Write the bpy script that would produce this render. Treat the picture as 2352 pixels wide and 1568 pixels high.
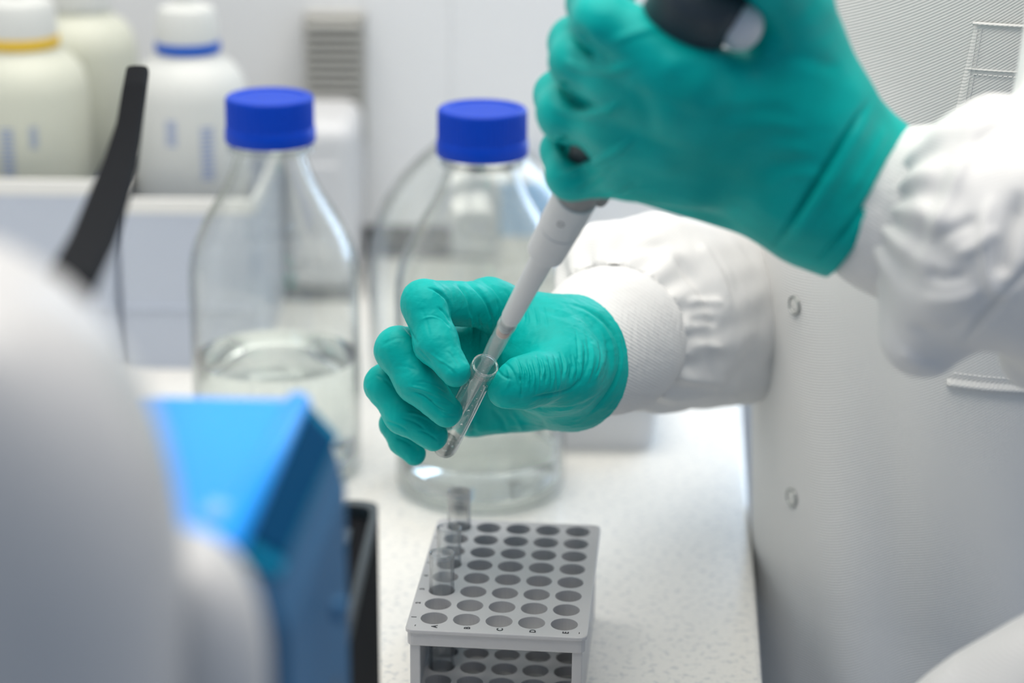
import bpy, bmesh, math, random
import numpy as np
from mathutils import Vector, Matrix, Euler

for o in list(bpy.data.objects):
    bpy.data.objects.remove(o, do_unlink=True)
scene = bpy.context.scene
COL = scene.collection
rng = np.random.default_rng(7)
random.seed(7)

# ------------------------------------------------------------------ camera
F = 4983.0                                   # focal length in pixels of the 2352 px wide frame
W = np.array([[0.999947374, -0.010259067, 0.0],
              [0.00330858629, 0.322486651, -0.94656823],
              [0.00971090694, 0.946518416, 0.322503623]])   # camera axes -> world
CAM = np.array([0.0, 0.0, 500.0])            # mm; bench top is z = 0
cd = bpy.data.cameras.new('camera')
cam = bpy.data.objects.new('camera', cd)
COL.objects.link(cam)
M4 = Matrix.Identity(4)
for i in range(3):
    for j in range(3):
        M4[i][j] = W[i][j]
    M4[i][3] = CAM[i] / 1000
cam.matrix_world = M4
cd.sensor_width = 36.0
cd.lens = F / 2352 * 36
cd.clip_start = 0.02
cd.dof.use_dof = True
cd.dof.focus_distance = 0.986
cd.dof.aperture_fstop = 4.3
scene.camera = cam

# ------------------------------------------------------------------ world, exposure, lights
wd = bpy.data.worlds.new('lab_daylight')
scene.world = wd
wd.use_nodes = True
wd.node_tree.nodes['Background'].inputs[0].default_value = (0.58, 0.74, 1.0, 1)
wd.node_tree.nodes['Background'].inputs[1].default_value = 0.36
scene.view_settings.view_transform = 'Standard'
scene.view_settings.look = 'None'
scene.view_settings.gamma = 1
scene.view_settings.use_curve_mapping = False
scene.view_settings.exposure = 0.0
PANEL_W = 7.4                                # ceiling panel radiance
WIN_E = 25.0                                   # window daylight, watts


def at(px, py, depth):
    """point (mm) seen at a pixel at a given depth along the view axis"""
    c = np.array([(px - 1176) / F, -(py - 784) / F, -1.0]) * depth
    return CAM + W @ c


def on_z(px, py, z=0.0):
    r = W @ np.array([(px - 1176) / F, -(py - 784) / F, -1.0])
    return CAM + r * ((z - CAM[2]) / r[2])


def on_y(px, py, y):
    r = W @ np.array([(px - 1176) / F, -(py - 784) / F, -1.0])
    return CAM + r * (y / r[1])


def V(p):
    return Vector((float(p[0]) / 1000, float(p[1]) / 1000, float(p[2]) / 1000))


# ------------------------------------------------------------------ materials
def nt(name):
    m = bpy.data.materials.new(name)
    m.use_nodes = True
    return m, m.node_tree, m.node_tree.nodes['Principled BSDF']


def srgb(r, g, b):
    f = lambda c: (c / 255 / 12.92) if c / 255 <= 0.04045 else ((c / 255 + 0.055) / 1.055) ** 2.4
    return (f(r), f(g), f(b), 1)


def mat(name, col, rough=0.5, bump=0.0, bscale=200.0, spec=0.5, metal=0.0, var=0.0, vscale=20.0, sss=0.0, trans=0.0, ior=1.45, coat=0.0, bdist=0.0005):
    m, t, b = nt(name)
    b.inputs['Base Color'].default_value = col
    b.inputs['Roughness'].default_value = rough
    b.inputs['Specular IOR Level'].default_value = spec
    b.inputs['Metallic'].default_value = metal
    b.inputs['Transmission Weight'].default_value = trans
    b.inputs['IOR'].default_value = ior
    b.inputs['Coat Weight'].default_value = coat
    tc = t.nodes.new('ShaderNodeTexCoord')
    if bump:
        n = t.nodes.new('ShaderNodeTexNoise')
        n.inputs['Scale'].default_value = bscale
        n.inputs['Detail'].default_value = 3
        t.links.new(tc.outputs['Object'], n.inputs['Vector'])
        bp = t.nodes.new('ShaderNodeBump')
        bp.inputs['Strength'].default_value = bump
        bp.inputs['Distance'].default_value = bdist
        t.links.new(n.outputs['Fac'], bp.inputs['Height'])
        t.links.new(bp.outputs['Normal'], b.inputs['Normal'])
    if var:
        n = t.nodes.new('ShaderNodeTexNoise')
        n.inputs['Scale'].default_value = vscale
        n.inputs['Detail'].default_value = 4
        t.links.new(tc.outputs['Object'], n.inputs['Vector'])
        r = t.nodes.new('ShaderNodeValToRGB')
        r.color_ramp.elements[0].color = tuple(c * (1 - var) for c in col[:3]) + (1,)
        r.color_ramp.elements[1].color = tuple(min(1, c * (1 + var)) for c in col[:3]) + (1,)
        r.color_ramp.elements[0].position = .3
        r.color_ramp.elements[1].position = .7
        t.links.new(n.outputs['Fac'], r.inputs['Fac'])
        t.links.new(r.outputs['Color'], b.inputs['Base Color'])
    if sss:
        b.inputs['Subsurface Weight'].default_value = sss
        b.inputs['Subsurface Radius'].default_value = (.004, .004, .004)
        b.inputs['Subsurface Scale'].default_value = 1.0
    return m


def glass_mat(name, tint=(1, 1, 1), edge=(0.55, 0.6, 0.6), gloss=1.0, rough=0.02, haze=0.0, pos=.7, f0=.035):
    """thin clear wall: mostly see-through, greyer towards grazing angles, with a Fresnel reflection"""
    m = bpy.data.materials.new(name)
    m.use_nodes = True
    t = m.node_tree
    t.nodes.clear()
    out = t.nodes.new('ShaderNodeOutputMaterial')
    tr = t.nodes.new('ShaderNodeBsdfTransparent')
    lw = t.nodes.new('ShaderNodeLayerWeight')
    lw.inputs['Blend'].default_value = 0.5
    rp = t.nodes.new('ShaderNodeValToRGB')
    rp.color_ramp.elements[0].position = pos
    rp.color_ramp.elements[0].color = tuple(tint) + (1,)
    rp.color_ramp.elements[1].position = 1.0
    rp.color_ramp.elements[1].color = tuple(edge) + (1,)
    t.links.new(lw.outputs['Facing'], rp.inputs['Fac'])
    t.links.new(rp.outputs['Color'], tr.inputs['Color'])
    gl = t.nodes.new('ShaderNodeBsdfGlossy')
    gl.inputs['Roughness'].default_value = rough
    gl.inputs['Color'].default_value = (gloss, gloss, gloss, 1)
    pw = t.nodes.new('ShaderNodeMath')          # Schlick reflectance, the same from both sides of the wall
    pw.operation = 'POWER'
    pw.inputs[1].default_value = 5
    t.links.new(lw.outputs['Facing'], pw.inputs[0])
    ml = t.nodes.new('ShaderNodeMath')
    ml.operation = 'MULTIPLY_ADD'
    ml.inputs[1].default_value = .9
    ml.inputs[2].default_value = f0
    t.links.new(pw.outputs[0], ml.inputs[0])
    mx = t.nodes.new('ShaderNodeMixShader')
    t.links.new(ml.outputs[0], mx.inputs['Fac'])
    t.links.new(tr.outputs['BSDF'], mx.inputs[1])
    t.links.new(gl.outputs['BSDF'], mx.inputs[2])
    last = mx
    if haze:
        df = t.nodes.new('ShaderNodeBsdfDiffuse')
        df.inputs['Color'].default_value = (.85, .88, .9, 1)
        m2 = t.nodes.new('ShaderNodeMixShader')
        m2.inputs['Fac'].default_value = haze
        t.links.new(mx.outputs['Shader'], m2.inputs[1])
        t.links.new(df.outputs['BSDF'], m2.inputs[2])
        last = m2
    t.links.new(last.outputs['Shader'], out.inputs['Surface'])
    return m


def twill_mat(name, col, pitch=1.15, strength=0.5, ang=38.0, vertical=False, var=0.05):
    m, t, b = nt(name)
    b.inputs['Roughness'].default_value = 0.85
    b.inputs['Specular IOR Level'].default_value = 0.2
    tc = t.nodes.new('ShaderNodeTexCoord')
    dt = t.nodes.new('ShaderNodeVectorMath')
    dt.operation = 'DOT_PRODUCT'
    a = math.radians(ang)
    k = 2 * math.pi / (pitch / 1000)
    dt.inputs[1].default_value = (-math.sin(a) * k, -0.3 * math.sin(a) * k, math.cos(a) * k)
    t.links.new(tc.outputs['Object'], dt.inputs[0])
    sn = t.nodes.new('ShaderNodeMath')
    sn.operation = 'SINE'
    t.links.new(dt.outputs['Value'], sn.inputs[0])
    ns = t.nodes.new('ShaderNodeTexNoise')
    ns.inputs['Scale'].default_value = 900
    t.links.new(tc.outputs['Object'], ns.inputs['Vector'])
    ad = t.nodes.new('ShaderNodeMath')
    ad.operation = 'ADD'
    t.links.new(sn.outputs[0], ad.inputs[0])
    t.links.new(ns.outputs['Fac'], ad.inputs[1])
    bp = t.nodes.new('ShaderNodeBump')
    bp.inputs['Strength'].default_value = strength
    bp.inputs['Distance'].default_value = 0.00012
    t.links.new(ad.outputs[0], bp.inputs['Height'])
    t.links.new(bp.outputs['Normal'], b.inputs['Normal'])
    mr = t.nodes.new('ShaderNodeMapRange')
    mr.inputs[1].default_value = -1
    mr.inputs[2].default_value = 1
    mr.inputs[3].default_value = 1 - var
    mr.inputs[4].default_value = 1.0
    t.links.new(sn.outputs[0], mr.inputs[0])
    hs = t.nodes.new('ShaderNodeVectorMath')
    hs.operation = 'SCALE'
    hs.inputs[0].default_value = col[:3]
    t.links.new(mr.outputs[0], hs.inputs['Scale'])
    t.links.new(hs.outputs['Vector'], b.inputs['Base Color'])
    return m


def glove_mat():
    m, t, b = nt('nitrile_teal')
    b.inputs['Roughness'].default_value = 0.46
    b.inputs['Specular IOR Level'].default_value = 0.12
    tc = t.nodes.new('ShaderNodeTexCoord')
    n = t.nodes.new('ShaderNodeTexNoise')
    n.inputs['Scale'].default_value = 45
    n.inputs['Detail'].default_value = 5
    t.links.new(tc.outputs['Object'], n.inputs['Vector'])
    r = t.nodes.new('ShaderNodeValToRGB')
    r.color_ramp.elements[0].color = GLOVE_A
    r.color_ramp.elements[1].color = GLOVE_B
    r.color_ramp.elements[0].position = .35
    r.color_ramp.elements[1].position = .65
    t.links.new(n.outputs['Fac'], r.inputs['Fac'])
    t.links.new(r.outputs['Color'], b.inputs['Base Color'])
    n1 = t.nodes.new('ShaderNodeTexNoise')
    n1.inputs['Scale'].default_value = 1400
    n1.inputs['Detail'].default_value = 2
    t.links.new(tc.outputs['Object'], n1.inputs['Vector'])
    mp = t.nodes.new('ShaderNodeMapping')
    mp.inputs['Scale'].default_value = (90, 90, 300)
    mp.inputs['Rotation'].default_value = (0.3, 0.7, 0.2)
    t.links.new(tc.outputs['Object'], mp.inputs['Vector'])
    n2 = t.nodes.new('ShaderNodeTexNoise')
    n2.inputs['Scale'].default_value = 1.0
    n2.inputs['Detail'].default_value = 2
    t.links.new(mp.outputs['Vector'], n2.inputs['Vector'])
    b1 = t.nodes.new('ShaderNodeBump')
    b1.inputs['Strength'].default_value = 0.18
    b1.inputs['Distance'].default_value = 0.0001
    t.links.new(n1.outputs['Fac'], b1.inputs['Height'])
    b2 = t.nodes.new('ShaderNodeBump')
    b2.inputs['Strength'].default_value = 0.35
    b2.inputs['Distance'].default_value = 0.0008
    t.links.new(n2.outputs['Fac'], b2.inputs['Height'])
    t.links.new(b1.outputs['Normal'], b2.inputs['Normal'])
    t.links.new(b2.outputs['Normal'], b.inputs['Normal'])
    return m


GLOVE_A = (0.0, 0.355, 0.325, 1)
GLOVE_B = (0.0, 0.415, 0.385, 1)
M = {}
M['glove'] = glove_mat()
M['coat'] = twill_mat('white_twill', (0.80, 0.80, 0.785), 1.2, 0.55)
M['sleeve'] = twill_mat('white_sleeve_cotton', (0.74, 0.74, 0.735), 0.9, 0.3, 20)
M['knit'] = twill_mat('white_rib_knit', (0.73, 0.73, 0.725), 1.5, 0.7, -35, var=.03)
M['stitch'] = mat('white_thread', (0.85, 0.85, 0.84, 1), .7)
M['snap'] = mat('snap_steel', (.42, .44, .43, 1), .3, metal=1.0)
M['snapc'] = mat('snap_pearl', (.72, .72, .69, 1), .45)
M['wall'] = mat('white_wall_panel', srgb(222, 224, 226), .6, bump=.1, bscale=60, var=.02, vscale=3)
M['bench'] = None
M['rack'] = mat('grey_rack_plastic', srgb(180, 180, 182), .42, bump=.15, bscale=900, bdist=.0001)
M['ink'] = mat('dark_print', (.03, .03, .035, 1), .5)
M['cap'] = mat('cobalt_cap_plastic', (0.0, 0.045, 0.46, 1), .42, bump=.1, bscale=400, spec=.2)
M['glass'] = glass_mat('borosilicate_bottle_glass', (.975, .985, .98), (.36, .40, .40), 1.0, .03, .02, .6, .05)
M['tubeglass'] = None
M['water'] = mat('clear_water', (.93, .97, .96, 1), 0.0, trans=1.0, ior=1.33)
M['black'] = mat('black_plastic', (.006, .007, .009, 1), .8, spec=.08, bump=.1, bscale=300)
M['darkrub'] = mat('dark_grey_rubberised', (.028, .042, .052, 1), .5)
M['lightgrey'] = mat('light_grey_plastic', srgb(205, 207, 210), .38, bump=.05, bscale=300)
M['pipgrey'] = mat('pipette_grey_plastic', srgb(196, 199, 201), .35, var=.02, vscale=60)
M['midgrey'] = mat('mid_grey_plastic', srgb(120, 122, 124), .4)
M['device'] = mat('instrument_shell', srgb(194, 194, 194), .28, bump=.05, bscale=40)
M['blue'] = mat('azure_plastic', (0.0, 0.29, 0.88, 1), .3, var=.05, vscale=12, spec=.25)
M['blueside'] = mat('azure_plastic_shaded', (0.05, 0.15, 0.29, 1), .6, spec=.1, var=.06, vscale=10)  # casing sides of the azure instrument, their shade mixed into the colour
M['bluedark'] = mat('petrol_window', (0.0, 0.04, 0.11, 1), .7, spec=.04)
M['milky'] = mat('milky_polyethylene', srgb(205, 208, 206), .45, sss=.3)
M['milkyy'] = mat('milky_polyethylene_warm', srgb(200, 203, 190), .45, sss=.3)
M['yellow'] = mat('yellow_ring_plastic', srgb(222, 184, 50), .4)
M['bluering'] = mat('blue_ring_plastic', (0.0, 0.09, 0.50, 1), .4)
M['bluetext'] = mat('blue_print', srgb(120, 145, 200), .6)
M['goldtext'] = mat('ochre_print', srgb(205, 195, 130), .6)
M['bin'] = mat('bluish_grey_bin', srgb(186, 194, 208), .4)
M['binrim'] = mat('white_bin_rim', srgb(228, 228, 225), .4)
M['slat'] = mat('grey_vent_slat', srgb(168, 168, 164), .5)
M['ventdark'] = mat('vent_shadow_cavity', srgb(70, 70, 68), .8)
M['paleblue'] = mat('pale_blue_card', srgb(130, 180, 225), .6)
M['tray'] = mat('white_tray_plastic', srgb(214, 216, 220), .4)
M['floor'] = mat('grey_vinyl_floor', srgb(150, 152, 155), .5, var=.05)


def bench_mat():
    m, t, b = nt('speckled_worktop')
    b.inputs['Roughness'].default_value = .28
    tc = t.nodes.new('ShaderNodeTexCoord')
    v = t.nodes.new('ShaderNodeTexVoronoi')
    v.inputs['Scale'].default_value = 330
    t.links.new(tc.outputs['Object'], v.inputs['Vector'])
    n = t.nodes.new('ShaderNodeTexNoise')
    n.inputs['Scale'].default_value = 260
    n.inputs['Detail'].default_value = 3
    t.links.new(tc.outputs['Object'], n.inputs['Vector'])
    r = t.nodes.new('ShaderNodeValToRGB')
    e = r.color_ramp.elements
    e[0].position = .33
    e[0].color = srgb(196, 198, 198)
    e[1].position = .47
    e[1].color = srgb(224, 223, 218)
    t.links.new(n.outputs['Fac'], r.inputs['Fac'])
    r2 = t.nodes.new('ShaderNodeValToRGB')
    r2.color_ramp.elements[0].position = .05
    r2.color_ramp.elements[0].color = (.8, .8, .8, 1)
    r2.color_ramp.elements[1].position = .2
    r2.color_ramp.elements[1].color = (1, 1, 1, 1)
    t.links.new(v.outputs['Distance'], r2.inputs['Fac'])
    mx = t.nodes.new('ShaderNodeMix')
    mx.data_type = 'RGBA'
    mx.blend_type = 'MULTIPLY'
    mx.inputs['Factor'].default_value = .6
    t.links.new(r.outputs['Color'], mx.inputs[6])
    t.links.new(r2.outputs['Color'], mx.inputs[7])
    t.links.new(mx.outputs[2], b.inputs['Base Color'])
    return m


M['bench'] = bench_mat()


def clear_mat(name, col, ior, rough=0.0):
    m = bpy.data.materials.new(name)
    m.use_nodes = True
    t = m.node_tree
    t.nodes.clear()
    out = t.nodes.new('ShaderNodeOutputMaterial')
    g = t.nodes.new('ShaderNodeBsdfGlass')
    g.inputs['Color'].default_value = col
    g.inputs['IOR'].default_value = ior
    g.inputs['Roughness'].default_value = rough
    t.links.new(g.outputs['BSDF'], out.inputs['Surface'])
    return m


M['tubeglass'] = glass_mat('tube_glass', (.985, .99, .99), (.05, .08, .12), 1.0, .02, 0.05, .45, .05)
M['heldtube'] = glass_mat('held_tube_glass', (.985, .99, .99), (.25, .32, .33), 1.0, .02, 0.02, .6, .06)
M['tip'] = glass_mat('clear_polypropylene', (.93, .95, .95), (.5, .55, .56), .9, .06, haze=.09)
M['drop'] = clear_mat('droplet', (1, 1, 1, 1), 1.33)


def emis(name, col, s):
    m = bpy.data.materials.new(name)
    m.use_nodes = True
    t = m.node_tree
    t.nodes.clear()
    out = t.nodes.new('ShaderNodeOutputMaterial')
    e = t.nodes.new('ShaderNodeEmission')
    e.inputs['Color'].default_value = col
    e.inputs['Strength'].default_value = s
    t.links.new(e.outputs['Emission'], out.inputs['Surface'])
    return m


M['panel'] = emis('led_diffuser', (1.0, 0.95, 0.875, 1), PANEL_W)


# ------------------------------------------------------------------ object helpers (all coordinates in mm)
def link(name, me, m=None, parent=None, smooth=True):
    o = bpy.data.objects.new(name, me)
    COL.objects.link(o)
    if m is not None:
        for mm in (m if isinstance(m, (list, tuple)) else [m]):
            me.materials.append(mm)
    if parent is not None:
        o.parent = parent
        o.matrix_parent_inverse = parent.matrix_world.inverted() if False else Matrix.Identity(4)
    if smooth:
        me.polygons.foreach_set('use_smooth', [True] * len(me.polygons))
    return o


def mesh(name, verts, faces, m=None, parent=None, smooth=False, loc=None):
    """verts in mm, world frame unless loc given"""
    me = bpy.data.meshes.new(name)
    v = np.asarray(verts, float)
    me.from_pydata((v / 1000).tolist(), [], [list(map(int, f)) for f in faces])
    me.validate()
    me.update()
    return link(name, me, m, parent, smooth)


def quadmesh(name, verts, quads, m=None, parent=None):
    me = bpy.data.meshes.new(name)
    v = np.asarray(verts, np.float32) / 1000
    q = np.asarray(quads, np.int32)
    me.vertices.add(len(v))
    me.vertices.foreach_set('co', v.ravel())
    me.loops.add(q.size)
    me.loops.foreach_set('vertex_index', q.ravel())
    me.polygons.add(len(q))
    me.polygons.foreach_set('loop_start', np.arange(0, q.size, 4, dtype=np.int32))
    me.polygons.foreach_set('loop_total', np.full(len(q), 4, np.int32))
    me.update(calc_edges=True)
    return link(name, me, m, parent, True)


def empty(name, loc=(0, 0, 0), rotz=0.0):
    o = bpy.data.objects.new(name, None)
    COL.objects.link(o)
    o.location = V(loc)
    o.rotation_euler = (0, 0, rotz)
    o.empty_display_size = .02
    return o


def tag(o, label=None, cat=None, group=None, kind=None):
    if label: o['label'] = label
    if cat: o['category'] = cat
    if group: o['group'] = group
    if kind: o['kind'] = kind
    return o


def bev(o, w, seg=2, ang=35):
    b = o.modifiers.new('bevel', 'BEVEL')
    b.width = w / 1000
    b.segments = seg
    b.limit_method = 'ANGLE'
    b.angle_limit = math.radians(ang)
    b.harden_normals = False
    return o


def box(name, lo, hi, m, parent=None, bevel=1.0, seg=2):
    x0, y0, z0 = lo
    x1, y1, z1 = hi
    vs = [(x0, y0, z0), (x1, y0, z0), (x1, y1, z0), (x0, y1, z0), (x0, y0, z1), (x1, y0, z1), (x1, y1, z1), (x0, y1, z1)]
    fs = [(0, 3, 2, 1), (4, 5, 6, 7), (0, 1, 5, 4), (1, 2, 6, 5), (2, 3, 7, 6), (3, 0, 4, 7)]
    o = mesh(name, vs, fs, m, parent)
    if bevel: bev(o, bevel, seg)
    return o


def lathe_data(prof, n=64, rib=None):
    prof = np.asarray(prof, float)
    k = len(prof)
    th = np.arange(n) * 2 * np.pi / n
    vs = []
    for i, (r, z) in enumerate(prof):
        rr = r + (rib(i, th) if rib is not None else 0 * th)
        vs.append(np.c_[rr * np.cos(th), rr * np.sin(th), np.full(n, z)])
    vs = np.concatenate(vs)
    fs = []
    for i in range(k - 1):
        for j in range(n):
            a, b = i * n + j, i * n + (j + 1) % n
            fs.append((a, b, b + n, a + n))
    return vs, fs


def lathe(name, prof, m, parent=None, n=64, rib=None, close=False, xf=None, smooth=True, sharp=None):
    vs, fs = lathe_data(prof, n, rib)
    k = len(prof)
    if close:
        for j in range(n):
            a, b = (k - 1) * n + j, (k - 1) * n + (j + 1) % n
            fs.append((a, b, (j + 1) % n, j))
    else:
        if prof[0][0] > 1e-6: fs.append(list(range(n))[::-1])
        if prof[-1][0] > 1e-6: fs.append([(k - 1) * n + j for j in range(n)])
    if xf is not None:
        vs = xf(vs)
    o = mesh(name, vs, fs, m, parent, smooth)
    bm = bmesh.new()
    bm.from_mesh(o.data)
    bmesh.ops.remove_doubles(bm, verts=bm.verts, dist=1e-6)
    bmesh.ops.recalc_face_normals(bm, faces=bm.faces)
    bm.to_mesh(o.data)
    bm.free()
    if smooth:
        o.data.polygons.foreach_set('use_smooth', [True] * len(o.data.polygons))
        try:
            o.data.set_sharp_from_angle(angle=math.radians(sharp or 40))
        except Exception:
            pass
    return o


def frame_from(axis):
    a = np.asarray(axis, float)
    a = a / np.linalg.norm(a)
    h = np.array([0, 0, 1.0]) if abs(a[2]) < .9 else np.array([1.0, 0, 0])
    x = np.cross(h, a)
    x /= np.linalg.norm(x)
    y = np.cross(a, x)
    return x, y, a


def along(p0, axis):
    x, y, a = frame_from(axis)
    p0 = np.asarray(p0, float)
    return lambda vs: p0 + vs[:, 0:1] * x + vs[:, 1:2] * y + vs[:, 2:3] * a


# ------------------------------------------------------------------ implicit surface toolkit (for gloves and sleeves)
def dsg(px, py, w):
    return np.array([(px - 1176) / 4.983, -(py - 784) / 4.983, w], np.float32)


def unwarp(p):
    """design space (mm at 1 m, w towards the camera) -> world mm"""
    dep = 1000.0 - p[:, 2]
    c = np.c_[p[:, 0] * dep / 1000, p[:, 1] * dep / 1000, -dep]
    return CAM + c @ W.T


def to_w(px, py, w):
    return unwarp(dsg(px, py, w)[None].astype(float))[0]


class Grid:
    def __init__(s, lo, hi, h):
        s.h = h
        s.lo = np.array(lo, np.float32)
        s.n = np.ceil((np.array(hi) - s.lo) / h).astype(int) + 1
        s.ax = [s.lo[i] + h * np.arange(s.n[i], dtype=np.float32) for i in range(3)]

    def new(s):
        return np.full(tuple(s.n), 50.0, np.float32)

    def sub(s, lo, hi):
        a = np.clip(np.floor((np.array(lo) - s.lo) / s.h).astype(int), 0, s.n - 1)
        b = np.clip(np.ceil((np.array(hi) - s.lo) / s.h).astype(int) + 1, 1, s.n)
        return tuple(slice(a[i], max(b[i], a[i] + 1)) for i in range(3))

    def xyz(s, sl):
        return s.ax[0][sl[0]][:, None, None], s.ax[1][sl[1]][None, :, None], s.ax[2][sl[2]][None, None, :]


def smin(a, b, k):
    if k <= 0: return np.minimum(a, b)
    h = np.maximum(k - np.abs(a - b), 0) / k
    return np.minimum(a, b) - h * h * k * .25


def add_cone(g, f, p1, r1, p2, r2, k=3.0, sw=1.0):
    """round cone; sw squashes its thickness along w"""
    p1 = np.asarray(p1, np.float32)
    p2 = np.asarray(p2, np.float32)
    m = max(r1, r2) * max(1, sw) + k + 2.5
    sl = g.sub(np.minimum(p1, p2) - m, np.maximum(p1, p2) + m)
    X, Y, Z = g.xyz(sl)
    d = p2 - p1
    L2 = max(float(d @ d), 1e-6)
    t = np.clip(((X - p1[0]) * d[0] + (Y - p1[1]) * d[1] + (Z - p1[2]) * d[2]) / L2, 0, 1)
    dz = (Z - p1[2] - t * d[2]) / sw
    q = np.sqrt((X - p1[0] - t * d[0]) ** 2 + (Y - p1[1] - t * d[1]) ** 2 + dz ** 2) - (r1 + t * (r2 - r1))
    f[sl] = smin(f[sl], q, k)


def chain(g, f, pts, k=3.0, sw=1.0):
    for (a, ra), (b, rb) in zip(pts[:-1], pts[1:]):
        add_cone(g, f, a, ra, b, rb, k, sw)


def add_ring(g, f, c, axis, R, r, k=1.0):
    c = np.asarray(c, np.float32)
    a = np.asarray(axis, np.float32)
    a = a / np.linalg.norm(a)
    sl = g.sub(c - R - r - 4, c + R + r + 4)
    X, Y, Z = g.xyz(sl)
    X, Y, Z = X - c[0], Y - c[1], Z - c[2]
    h = X * a[0] + Y * a[1] + Z * a[2]
    rr = np.sqrt(np.maximum(X * X + Y * Y + Z * Z - h * h, 0))
    q = np.sqrt((rr - R) ** 2 + h * h) - r
    f[sl] = smin(f[sl], q, k)


def cut_plane(g, f, c, axis):
    """keep the side behind the plane"""
    a = np.asarray(axis, np.float32)
    a = a / np.linalg.norm(a)
    X, Y, Z = g.ax[0][:, None, None], g.ax[1][None, :, None], g.ax[2][None, None, :]
    h = (X - c[0]) * a[0] + (Y - c[1]) * a[1] + (Z - c[2]) * a[2]
    return np.maximum(f, h)


def surface_nets(g, f):
    """one vertex per cell the surface crosses, one quad per crossed edge"""
    f = f.copy()
    f[0], f[-1], f[:, 0], f[:, -1], f[:, :, 0], f[:, :, -1] = 1, 1, 1, 1, 1, 1
    s = f < 0
    c = np.zeros(tuple(np.array(f.shape) - 1), np.int8)
    for dx in (0, 1):
        for dy in (0, 1):
            for dz in (0, 1):
                c += s[dx:dx + c.shape[0], dy:dy + c.shape[1], dz:dz + c.shape[2]]
    act = (c > 0) & (c < 8)
    idx = np.full(c.shape, -1, np.int32)
    ii = np.argwhere(act)
    idx[act] = np.arange(len(ii))
    acc = np.zeros((len(ii), 3))
    cnt = np.zeros(len(ii))
    corners = [(a, b, d) for a in (0, 1) for b in (0, 1) for d in (0, 1)]
    fv = {cr: f[ii[:, 0] + cr[0], ii[:, 1] + cr[1], ii[:, 2] + cr[2]] for cr in corners}
    for a in corners:
        for ax in range(3):
            if a[ax] == 1: continue
            b = list(a)
            b[ax] = 1
            b = tuple(b)
            va, vb = fv[a], fv[b]
            cr = (va < 0) != (vb < 0)
            t = np.where(cr, va / np.where(cr, va - vb, 1), 0)
            p = np.tile(np.array(a, float), (len(ii), 1))
            p[:, ax] += t
            acc += p * cr[:, None]
            cnt += cr
    verts = g.lo + g.h * (ii + acc / cnt[:, None])
    quads = []
    for ax in range(3):
        sl0 = [slice(None)] * 3
        sl1 = [slice(None)] * 3
        sl0[ax] = slice(0, -1)
        sl1[ax] = slice(1, None)
        s0, s1 = s[tuple(sl0)], s[tuple(sl1)]
        e = np.argwhere(s0 != s1)
        flip = s0[e[:, 0], e[:, 1], e[:, 2]]
        u, v = (ax + 1) % 3, (ax + 2) % 3
        q = []
        for du, dv in ((0, 0), (-1, 0), (-1, -1), (0, -1)):
            k = e.copy()
            k[:, u] += du
            k[:, v] += dv
            q.append(idx[k[:, 0], k[:, 1], k[:, 2]])
        q = np.stack(q, 1)
        q[~flip] = q[~flip][:, ::-1]
        quads.append(q)
    quads = np.concatenate(quads)
    quads = quads[(quads >= 0).all(1)]
    return verts, quads


def relax(v, q, it=3, lam=.5):
    e = np.concatenate([q[:, [0, 1]], q[:, [1, 2]], q[:, [2, 3]], q[:, [3, 0]]])
    n = len(v)
    deg = np.bincount(e[:, 0], minlength=n) + np.bincount(e[:, 1], minlength=n)
    deg = np.maximum(deg, 1)
    for _ in range(it):
        a = np.stack([np.bincount(e[:, 0], v[e[:, 1], k], n) + np.bincount(e[:, 1], v[e[:, 0], k], n) for k in range(3)], 1)
        v = v + lam * (a / deg[:, None] - v)
    return v


def normals(v, q):
    fn = np.cross(v[q[:, 2]] - v[q[:, 0]], v[q[:, 3]] - v[q[:, 1]])
    n = np.zeros_like(v)
    for k in range(4):
        for c in range(3):
            n[:, c] += np.bincount(q[:, k], fn[:, c], len(v))
    return n / np.maximum(np.linalg.norm(n, axis=1), 1e-9)[:, None]


def strokes(v, n, lst, sx=1.0):
    """folds: each stroke is (points px, width px, depth mm, wmin, wmax); pushes the front surface along its normal"""
    px = v[:, 0] * 4.983 + 1176
    py = -v[:, 1] * 4.983 + 784
    d = np.zeros(len(v))
    for pts, wid, amp, w0, w1 in lst:
        pts = np.array(pts, float)
        if len(pts) > 2:                      # smooth the polyline
            t = np.linspace(0, 1, len(pts))
            tt = np.linspace(0, 1, 4 * len(pts))
            cx = np.polyfit(t, pts[:, 0], min(3, len(pts) - 1))
            cy = np.polyfit(t, pts[:, 1], min(3, len(pts) - 1))
            pts = np.c_[np.polyval(cx, tt), np.polyval(cy, tt)]
        lo = pts.min(0) - 3 * wid
        hi = pts.max(0) + 3 * wid
        sel = np.where((px > lo[0]) & (px < hi[0]) & (py > lo[1]) & (py < hi[1]) & (v[:, 2] > w0) & (v[:, 2] < w1) & (n[:, 2] > -.1))[0]
        if not len(sel): continue
        x, y = px[sel], py[sel]
        best = np.full(len(sel), 1e9)
        tb = np.zeros(len(sel))
        m = len(pts) - 1
        for i in range(m):
            a, b = pts[i], pts[i + 1]
            e = b - a
            t = np.clip(((x - a[0]) * e[0] + (y - a[1]) * e[1]) / max(e @ e, 1e-6), 0, 1)
            dd = np.hypot(x - a[0] - t * e[0], y - a[1] - t * e[1])
            c = dd < best
            best[c] = dd[c]
            tb[c] = ((i + t) / m)[c]
        taper = np.clip(np.sin(np.pi * np.clip(tb, .02, .98)) * 1.6, 0, 1)
        front = np.clip(n[sel, 2] * 3 + .3, 0, 1)
        d[sel] += amp * np.exp(-(best / wid) ** 2) * taper * front
    return d


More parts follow.
